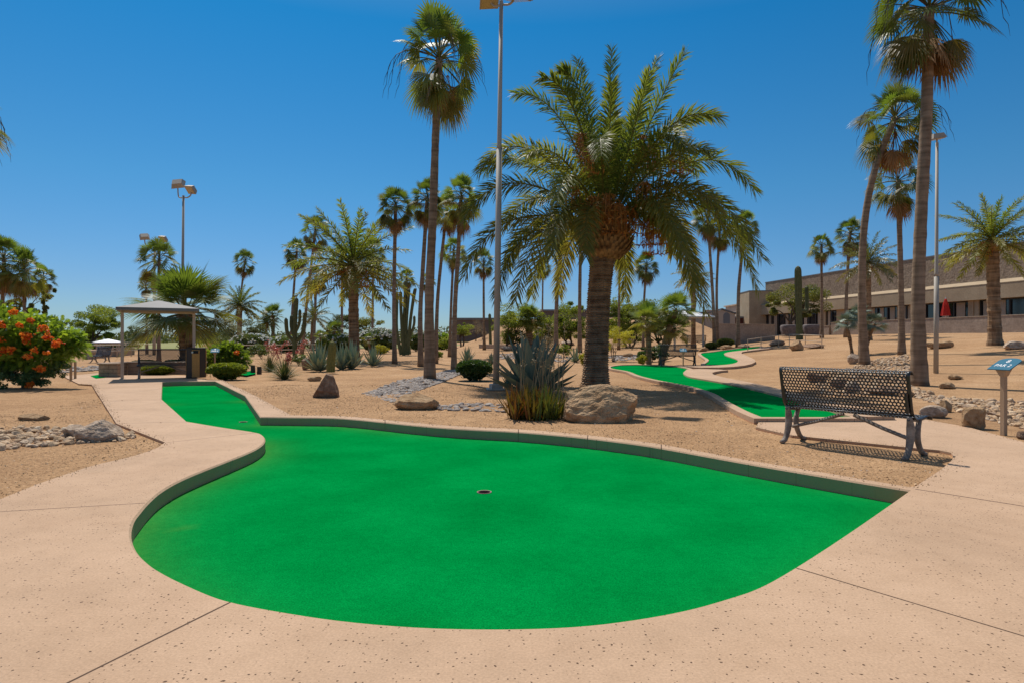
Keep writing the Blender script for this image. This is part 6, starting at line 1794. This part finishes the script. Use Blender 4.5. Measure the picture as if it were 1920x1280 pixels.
# signs
def text_mesh(body, size):
    cu = bpy.data.curves.new('lettering', 'FONT'); cu.body = body; cu.size = size; cu.extrude = .0015; cu.align_x = 'CENTER'; cu.align_y = 'CENTER'; cu.resolution_u = 4
    o = bpy.data.objects.new('lettering', cu); COL.objects.link(o)
    dg = bpy.context.evaluated_depsgraph_get()
    me = bpy.data.meshes.new_from_object(o.evaluated_get(dg))
    bpy.data.objects.remove(o); bpy.data.curves.remove(cu)
    me.materials.clear(); me.materials.append(M['signtext'])
    return me
TXT = [(text_mesh('8', .105), (0, .065)), (text_mesh('PAR 2', .088), (0, -.045))]
def course_sign(label, base, hpx, rz, w=.30, D=None, dz=0):
    g = G(*base) if D is None else P(base[0], base[1], D); g.z = terrain(g.x, g.y) - .03 + dz
    h = hpx * g.y / F
    root = empty('course_sign', g, label, 'sign', 'course signs', rz)
    mb = MB(); mb.box((0, 0, h / 2), (.055, .055, h), 0, bev=.006); mb.build('post', M['wood'], root)
    mb = MB(); vs = [(-.09, -.05, h + .05), (.09, -.05, h + .05), (.09, .07, h + .09), (-.09, .07, h + .09), (-.034, -.034, h - .06), (.034, -.034, h - .06), (.034, .034, h - .06), (-.034, .034, h - .06)]
    mb.add(vs, [(0, 1, 2, 3), (7, 6, 5, 4), (0, 4, 5, 1), (1, 5, 6, 2), (2, 6, 7, 3), (3, 7, 4, 0)]); mb.build('bracket', M['wood'], root)
    # arched plate
    pb = MB(); hw = w / 2; ol_ = [(-hw, -.14), (hw, -.14), (hw, .08)] + [(math.cos(a) * hw, .08 + math.sin(a) * .075) for a in np.linspace(.15, math.pi - .15, 12)] + [(-hw, .08)]
    n = len(ol_); t = .012
    pb.add([(x, y, -t / 2) for x, y in ol_] + [(x, y, t / 2) for x, y in ol_], [tuple(range(n - 1, -1, -1)), tuple(range(n, 2 * n))] + [(i, (i + 1) % n, n + (i + 1) % n, n + i) for i in range(n)])
    pl = pb.build('plate', M['signblue'], root); pl.location = (0, .03, h + .098); pl.rotation_euler = (R(30), 0, 0)
    for me, (x, y) in TXT:
        o = bpy.data.objects.new('lettering', me); COL.objects.link(o); o.parent = pl; o.location = (x, y, t / 2 + .002)
    return root
course_sign('teal PAR 2 course sign on a tan post at the right edge', (1882, 812), 120, R(-78), w=.31)
course_sign('small course sign on a post in front of the armrest bench', (1281, 682), 30, R(-10), w=.3, D=28)
course_sign('small course sign among the feathery shrub behind the hedge', (403, 700), 40, R(20), D=23.5)
for (x, y, yt, lab) in ((133, 712, 676, 'plain tan wooden post nearer the orange-flowered shrub'), (141, 709, 674, 'plain tan wooden post just right of the other by the path')):
    g = G(x, y); h = (y - yt) * g.y / F; mb = MB(); mb.box((0, 0, h / 2), (.06, .06, h), .3, bev=.012)
    tag(mb.build('wooden_post', M['wood'], loc=(g.x, g.y, g.z - .02)), lab, 'post', 'posts by the shrub')
# dark log edging stubs behind the hedge
for x, lab in ((474, 'dark log stub standing left behind the hesperaloe'), (486, 'dark log stub standing right behind the hesperaloe')):
    g = G(x, 699); mb = MB(); mb.tube([(0, 0, -.05), (.01, 0, .12), (0, 0, .30 if x < 480 else .25)], [.09, .085, .08], 12)
    tag(mb.build('log_stub', M['log'], loc=g), lab, 'log', 'log stubs')

# rails
def rail_fence(label, pts, heights, postevery=1, group=None, name='rail_fence', rad=.03, mat='rail', cat='railing'):
    ps = [Vector(p) for p in pts]; b = ps[0].copy()
    root = empty(name, b, label, cat, group)
    for i, p in enumerate(ps):
        mb = MB(); mb.tube([p - b - Vector((0, 0, .05)), p - b + Vector((0, 0, max(heights)))], rad, 7); mb.build('post', M[mat], root)
    for h in heights:
        mb = MB()
        path = [p - b + Vector((0, 0, h)) for p in ps]
        mb.tube(path, rad * .9, 7); mb.build('rail', M[mat], root, smooth=True)
hr = [(1402, 659), (1427, 654.5), (1460, 650), (1480, 648), (1510, 650), (1541, 653)]
rail_fence('bent tan handrail beside the farthest course', [G(*p) for p in hr], [.38, .75], rad=.025)
def xr(x0, y0, x1, y1, n): return [G(x0 + (x1 - x0) * i / n, y0 + (y1 - y0) * i / n) for i in range(n + 1)]
rail_fence('tan pipe railing in front of the white oleanders', xr(415, 668, 640, 660, 8), [.4, .85], rad=.035)
rail_fence('lower tan railing along the ramp left of the shelter post', xr(165, 672, 300, 663, 5), [.45, .9], rad=.04)
rail_fence('upper tan railing behind the ramp left of the shelter post', xr(188, 664, 260, 658, 3), [.5, 1.0], rad=.045)
def low_wall(label, a, e, h, t, mat, name='low_wall', group=None):
    a, e = Vector(a), Vector(e); b = (a + e) / 2; b.z = min(a.z, e.z)
    L = Vector((e.x - a.x, e.y - a.y)).length; ang = math.atan2(e.y - a.y, e.x - a.x)
    root = empty(name, b, label, 'wall', group, ang)
    mb = MB(); mb.box((0, 0, h / 2 - .2), (L, t, h + .4)); mb.build('wall_body', M[mat], root)
    mb = MB(); mb.box((0, 0, h + .03), (L + .06, t + .06, .06), bev=.01); mb.build('coping', M[mat], root)
    return root
low_wall('low brick ramp wall beyond the shelter at left', G(162, 672), G(250, 664), .5, .2, 'block')
low_wall('low tan wall running right of the organ pipe cactus', G(772, 654), G(880, 649), .35, .2, 'block')
low_wall('low retaining edge at the foot of the sandy bank', G(900, 652), G(965, 655), .35, .25, 'block')

# ------------------------------------------------------------------ buildings
def facade_at(c, px):          # plane X + .18 Y = c
    a = (px - CX) / F; Y = c / (a + .18); return Vector((a * Y, Y))
CF = .18 * 62 + (1738 - CX) / F * 62        # main façade
CW = .18 * 56.5 + (1738 - CX) / F * 56.5    # garden wall in front of it
U = Vector((-.18, 1)).normalized(); NV = Vector((-1, -.18)).normalized()    # along, outward
ANG = math.atan2(U.y, U.x)
zz = lambda y, D: H - (y - CY) / F * D
def building():
    near, far = facade_at(CF, 2060), facade_at(CF, 1427)
    base = Vector((near.x, near.y, 1.6))
    root = empty('clubhouse', base, 'long tan block building with a high blank wall above its window band', 'building')
    L = (far - near).length
    def at(s, out, z): p = near + U * s + NV * out; return (p.x - base.x, p.y - base.y, z - base.z)
    Zr, Zf, Zw, Zs, Zb = 9.55, 6.15, 4.85, 2.55, 1.2
    mb = MB(); mb.box(at(L / 2, -5.5, (Zr + Zf) / 2), (L, 9.6, Zr - Zf), ANG); mb.build('upper_wall', M['stucco'], root)
    mb = MB(); mb.box(at(L / 2, -5.5, Zr + .06), (L + .1, 9.7, .12), ANG); mb.build('parapet_cap', M['roofgrey'], root)
    mb = MB(); mb.box(at(L / 2, -.1, (Zf + Zw) / 2 - .003), (L, 2.0, Zf - Zw), ANG); mb.build('fascia', M['stuccolow'], root)
    mb = MB(); mb.box(at(L / 2, -4.5, (Zw + Zb) / 2 - .01), (L, 6.4, Zw - Zb), ANG); mb.build('rear_wall', M['stuccolow'], root)
    def S(px): return (facade_at(CF, px) - near).dot(U)
    groups = [(1432, 1546), (1553, 1574), (1596, 1688), (1696, 1711), (1739, 1822), (1842, 1960), (1975, 2040)]
    edges = []
    for a, e in groups: edges.append((S(e), S(a)))
    edges.sort()
    # piers between openings
    cur = 0.0
    for (s0, s1) in edges + [(L, L)]:
        if s0 - cur > .12:
            mb = MB(); mb.box(at((cur + s0) / 2, -.2, (Zw + Zb) / 2 - .004), (s0 - cur, 1.2, Zw - Zb - .004), ANG); mb.build('pier', M['stuccolow'], root)
        cur = max(cur, s1)
    for gi, (s0, s1) in enumerate(edges):
        w = s1 - s0
        fb = MB()
        for sx in (s0 + .06, s1 - .06): fb.box(at(sx, +.22, (Zw + Zb) / 2), (.12, .12, Zw - Zb - .02), ANG)
        fb.box(at((s0 + s1) / 2, +.22, Zw - .07), (w - .25, .12, .12), ANG)
        nm = max(2, int(w / 1.25))
        for k in range(1, nm): fb.box(at(s0 + w * k / nm, +.22, (Zw + Zb) / 2 - .07), (.14, .12, Zw - Zb - .16), ANG)
        fr_ = fb.build('window', M['frame'], root)
        pb = MB(); pb.box(at((s0 + s1) / 2, +.14, (Zw + Zb) / 2), (w - .02, .03, Zw - Zb - .03), ANG); pb.build('pane', M['glass'], fr_)
        for k in range(nm):
            bb = MB()
            if (k * 7 + gi * 3) % 5 == 0: continue
            c = s0 + w * (k + .5) / nm
            bb.box(at(c + w / nm * .08, +.19, (Zw + Zb) / 2 - .05), (w / nm * (.34 + .22 * ((k * 5 + gi) % 3) / 2), .03, Zw - Zb - .15), ANG)
            bb.build('blind', M['blind'], fr_)
    for px in (1548, 1726, 1832):
        mb = MB(); q0 = at(S(px), .46, Zw - .02); mb.box((q0[0], q0[1], (Zw + Zb) / 2 - base.z), (.14, .1, Zw - Zb), ANG); mb.build('downpipe', M['stuccolow'], root)
    # sloping ledge on top of the fascia
    lb = MB()
    q = [at(s_, o_, z_) for s_ in (0, L) for (o_, z_) in ((.92, Zf - .02), (.92, Zf + .04), (-.10, Zf + .42), (-.69, Zf + .42), (-.69, Zf - .02))]
    lb.add(q, [(0, 1, 6, 5), (1, 2, 7, 6), (2, 3, 8, 7), (0, 4, 3, 2, 1), (5, 6, 7, 8, 9)]); lb.build('ledge', M['stuccolow'], root)
    # projecting end block facing the course
    e = far
    p0 = P(1408, 600, e.y - 1.5)
    mb = MB(); w = 3.6
    mb.box((p0.x + w / 2 - base.x, p0.y + 3 - base.y, (zz(546, p0.y) + 1.0) / 2 - base.z), (w, 6, zz(546, p0.y) - 1.0), R(-4)); mb.build('end_block', M['stuccolow'], root)
    mb = MB(); mb.box((p0.x + w / 2 - base.x, p0.y + 3 - base.y, zz(546, p0.y) + .05 - base.z), (w + .1, 6.1, .1), R(-4)); mb.build('coping', M['roofgrey'], root)
building()

def garden_wall(label, pxa, pxb, ytop_a, c, h=None):
    a, e = facade_at(c, pxa), facade_at(c, pxb)
    zt = zz(ytop_a, e.y) if h is None else h
    za = min(terrain(a.x, a.y), terrain(e.x, e.y)) - .4
    b = (a + e) / 2; L = (e - a).length
    root = empty('garden_wall', (b.x, b.y, za), label, 'wall', 'garden walls', ANG)
    mb = MB(); mb.box((0, 0, (zt - za) / 2), (L, .25, zt - za)); mb.build('wall_body', M['gardenwall'], root)
    mb = MB(); mb.box((0, 0, zt - za + .03), (L + .05, .32, .06), bev=.01); mb.build('coping', M['gardenwall'], root)
garden_wall('long stucco garden wall in front of the building windows', 2060, 1560, 605.5, CW)
garden_wall('short low step of garden wall left of the long one', 1556, 1540, 612, CW - .1)
a, e = P(1346, 629, 52), P(1451, 628, 55)
def wall2():
    za = .3; zt = zz(609, 54)
    b = (a + e) / 2; L = Vector((e.x - a.x, e.y - a.y)).length; ang = math.atan2(e.y - a.y, e.x - a.x)
    root = empty('garden_wall', (b.x, b.y, za), 'tan stucco garden wall facing the course left of the saguaro', 'wall', 'garden walls', ang)
    mb = MB(); mb.box((0, 0, (zt - za) / 2), (L, .25, zt - za)); mb.build('wall_body', M['gardenwall'], root)
    mb = MB(); mb.box((0, 0, zt - za + .03), (L + .05, .32, .06), bev=.01); mb.build('coping', M['gardenwall'], root)
    mb = MB(); mb.box((L / 2 + .12, 3.2, (zt - za) / 2 - .003), (.25, 6.2, zt - za)); mb.build('return_wall', M['gardenwall'], root)
wall2()

def umbrella():
    p = facade_at(CF - 1.8, 1773); D = p.y
    z0_ = terrain(p.x, D)
    root = empty('closed_umbrella', (p.x, D, z0_), 'closed red patio umbrella in front of the building windows', 'umbrella')
    zt = zz(560, D) - z0_; zb = zz(592, D) - z0_
    mb = MB(); mb.tube([(0, 0, 0), (0, 0, zt + .12)], .04, 8); mb.build('pole', M['whitepaint'], root)
    mb = MB(); prof = np.array([1.0 if j % 2 else .72 for j in range(16)])
    mb.tube([(0, 0, zb), (0, 0, zb + (zt - zb) * .3), (0, 0, zb + (zt - zb) * .7), (0, 0, zt - .1), (0, 0, zt)], [.42, .34, .22, .1, .03], 16, prof=prof); mb.build('canopy', M['redcloth'], root)
umbrella()
def cover(label, px0, px1, yt, yb, D):
    p = P((px0 + px1) / 2, yb, D); k = D / F; w = (px1 - px0) / 2 * k; h = (yb - yt) * k
    mb = MB(); n = 28; V = []
    for z, s in ((0, .86), (.25, .92), (.6, 1.0), (.88, 1.0), (.97, .93), (1.0, .7)):
        for j in range(n):
            a_ = j * 2 * math.pi / n
            q = 1 + (.05 * math.sin(a_ * 9 + z * 3) if z < .9 else 0)
            ex = 3.2; c_, s_ = math.cos(a_), math.sin(a_); rr = 1 / (abs(c_) ** ex + abs(s_) ** ex) ** (1 / ex)
            V.append((c_ * rr * w * s * q, s_ * rr * w * .7 * s * q, z * h))
    Q = [(r_ * n + j, r_ * n + (j + 1) % n, (r_ + 1) * n + (j + 1) % n, (r_ + 1) * n + j) for r_ in range(5) for j in range(n)]
    mb.addarr(V, Q); mb.f.append(np.arange(n) + 5 * n)
    o = mb.build('covered_furniture', M['cover'], smooth=True, loc=(p.x, D, min(p.z, terrain(p.x, D) + .1)))
    tag(o, label, 'covered furniture', 'covered patio furniture')
cover('grey cloth-covered patio furniture left of the saguaro', 1465, 1494, 600, 621, 60)
cover('grey cloth-covered patio furniture right of the saguaro', 1507, 1535, 600, 619, 60)

def simple_block(name, label, x0, x1, yt, D, depth, mat, roofmat, ybot=640, cap=.25, rz=0.0):
    p0, p1 = P(x0, yt, D), P(x1, yt, D)
    zb = P(0, ybot, D).z; h = p0.z - zb
    root = empty(name, ((p0.x + p1.x) / 2, D + depth / 2, zb), label, 'building', None, rz)
    mb = MB(); mb.box((0, 0, h / 2), (p1.x - p0.x, depth, h)); mb.build('wall', M[mat], root)
    mb = MB(); mb.box((0, 0, h + cap / 2), (p1.x - p0.x + .6, depth + .6, cap)); mb.build('roof', M[roofmat], root)
    return root, h, p1.x - p0.x
root_, h_, w_ = simple_block('far_building', 'flat-roofed brown building beyond the sandy bank', 849, 950, 600, 108, 12, 'greywall', 'roofgrey', cap=.35)
simple_block('far_building', 'long low flat roofline behind the green thicket', 1015, 1240, 584, 120, 12, 'greywall', 'roofgrey', cap=.35)
root_, h_, w_ = simple_block('far_house', 'beige house with arched window and shallow gable behind the pair of palms', 1245, 1378, 588, 84, 10, 'beige', 'roofgrey', ybot=650, cap=.2)
def house_bits(root, h, w):
    D = 84; k = D / F; xc = (1245 + 1378) / 2
    X = lambda px: (px - xc) * k
    def shape(name, pts, y, t, mat):
        mb = MB(); n = len(pts)
        mb.add([(x, y - t, z) for x, z in pts] + [(x, y, z) for x, z in pts], [tuple(range(n)), tuple(range(2 * n - 1, n - 1, -1))] + [(i, n + i, n + (i + 1) % n, (i + 1) % n) for i in range(n)])
        return mb.build(name, M[mat], root)
    shape('gable', [(X(1325), 0), (X(1376), 0), (X(1376), h - .1), (X(1351), h + .45), (X(1325), h - .1)], -5.0, .5, 'beige')
    shape('gable_trim', [(X(1322), h - .12), (X(1351), h + .5), (X(1379), h - .12), (X(1379), h + .05), (X(1351), h + .68), (X(1322), h + .05)], -4.95, .7, 'roofgrey')
    zb = zz(611, D) - root.location.z
    pts = [(X(1354), zb), (X(1366), zb), (X(1366), zb + 1.3)] + [(X(1360) + math.cos(t) * 6 * k, zb + 1.3 + math.sin(t) * .45) for t in np.linspace(.2, math.pi - .2, 8)] + [(X(1354), zb + 1.3)]
    shape('window', pts, -5.5, .06, 'roofgrey')
    mb = MB(); mb.box((X(1330) , -5.56, zb + .8), (1.5, .08, 2.6)); mb.build('door', M['beige'], root)
house_bits(root_, h_, w_)
r_, h_, w_ = simple_block('far_house', 'low dark red fascia building between the gabled house and the clubhouse', 1378, 1420, 597, 92, 8, 'redtile', 'roofgrey', ybot=640)
r_, h_, w_ = simple_block('far_house', 'cream building with sloping roof peeking left of the clubhouse', 1386, 1440, 572, 125, 8, 'beige', 'beige', ybot=640)

# ------------------------------------------------------------------ light, sky, camera
SKYTINT = [(0.0, (0.41, 0.55, 0.72)), (0.08, (0.35, 0.53, 0.735)), (0.226, (0.235, 0.60, 0.775)), (0.45, (0.07, 0.60, 0.855)), (0.64, (0.7, 0.92, 0.92)), (0.82, (2.3, 1.75, 1.25))]  # zenith stop brightened and warmed, added fill light for the shadows
def world():
    w = bpy.data.worlds.new('World'); SC.world = w; w.use_nodes = True
    nt = w.node_tree; bg = nt.nodes['Background']
    sky = nt.nodes.new('ShaderNodeTexSky'); sky.sky_type = 'NISHITA'; sky.sun_disc = False
    sky.sun_elevation = R(SUN_EL); sky.sun_rotation = R(SUN_AZ)
    sky.altitude = 400; sky.air_density = 1.0; sky.dust_density = 0.35; sky.ozone_density = 3.0
    # clear desert air: deep blue in view and a blue, not milky, horizon
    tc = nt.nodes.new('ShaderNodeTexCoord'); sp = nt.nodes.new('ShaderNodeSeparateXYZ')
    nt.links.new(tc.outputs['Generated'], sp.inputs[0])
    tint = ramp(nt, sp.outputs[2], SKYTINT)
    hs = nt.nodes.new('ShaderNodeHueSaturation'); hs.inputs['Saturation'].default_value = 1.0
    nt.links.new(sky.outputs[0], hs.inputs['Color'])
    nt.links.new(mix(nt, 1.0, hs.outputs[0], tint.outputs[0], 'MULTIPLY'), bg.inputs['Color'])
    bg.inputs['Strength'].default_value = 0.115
SUN_EL = 58.0
SD = Vector((-.42, .91, 0)).normalized()        # towards the sun, horizontally
SUN_AZ = math.degrees(math.atan2(SD.x, SD.y))    # from +Y, clockwise
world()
sl = bpy.data.lights.new('Sun', 'SUN'); sl.energy = 4.8; sl.angle = R(.53); sl.color = (1.0, .94, .86)
so = bpy.data.objects.new('Sun', sl); COL.objects.link(so)
dv = Vector((SD.x * math.cos(R(SUN_EL)), SD.y * math.cos(R(SUN_EL)), math.sin(R(SUN_EL))))
so.rotation_euler = dv.to_track_quat('Z', 'Y').to_euler()

cam = bpy.data.cameras.new('Camera'); co = bpy.data.objects.new('Camera', cam); COL.objects.link(co)
co.location = (0, 0, H); co.rotation_euler = (R(90), 0, 0)
cam.sensor_width = 36; cam.lens = 36 * F / 1920; cam.shift_y = -(640 - CY) / 1920; cam.clip_end = 9000; cam.clip_start = .05
SC.camera = co
SC.view_settings.view_transform = 'Standard'; SC.view_settings.look = 'None'; SC.view_settings.exposure = 0; SC.view_settings.gamma = 1
SC.render.resolution_x, SC.render.resolution_y = 1024, 682
SC.cycles.max_bounces = 6; SC.cycles.transparent_max_bounces = 8
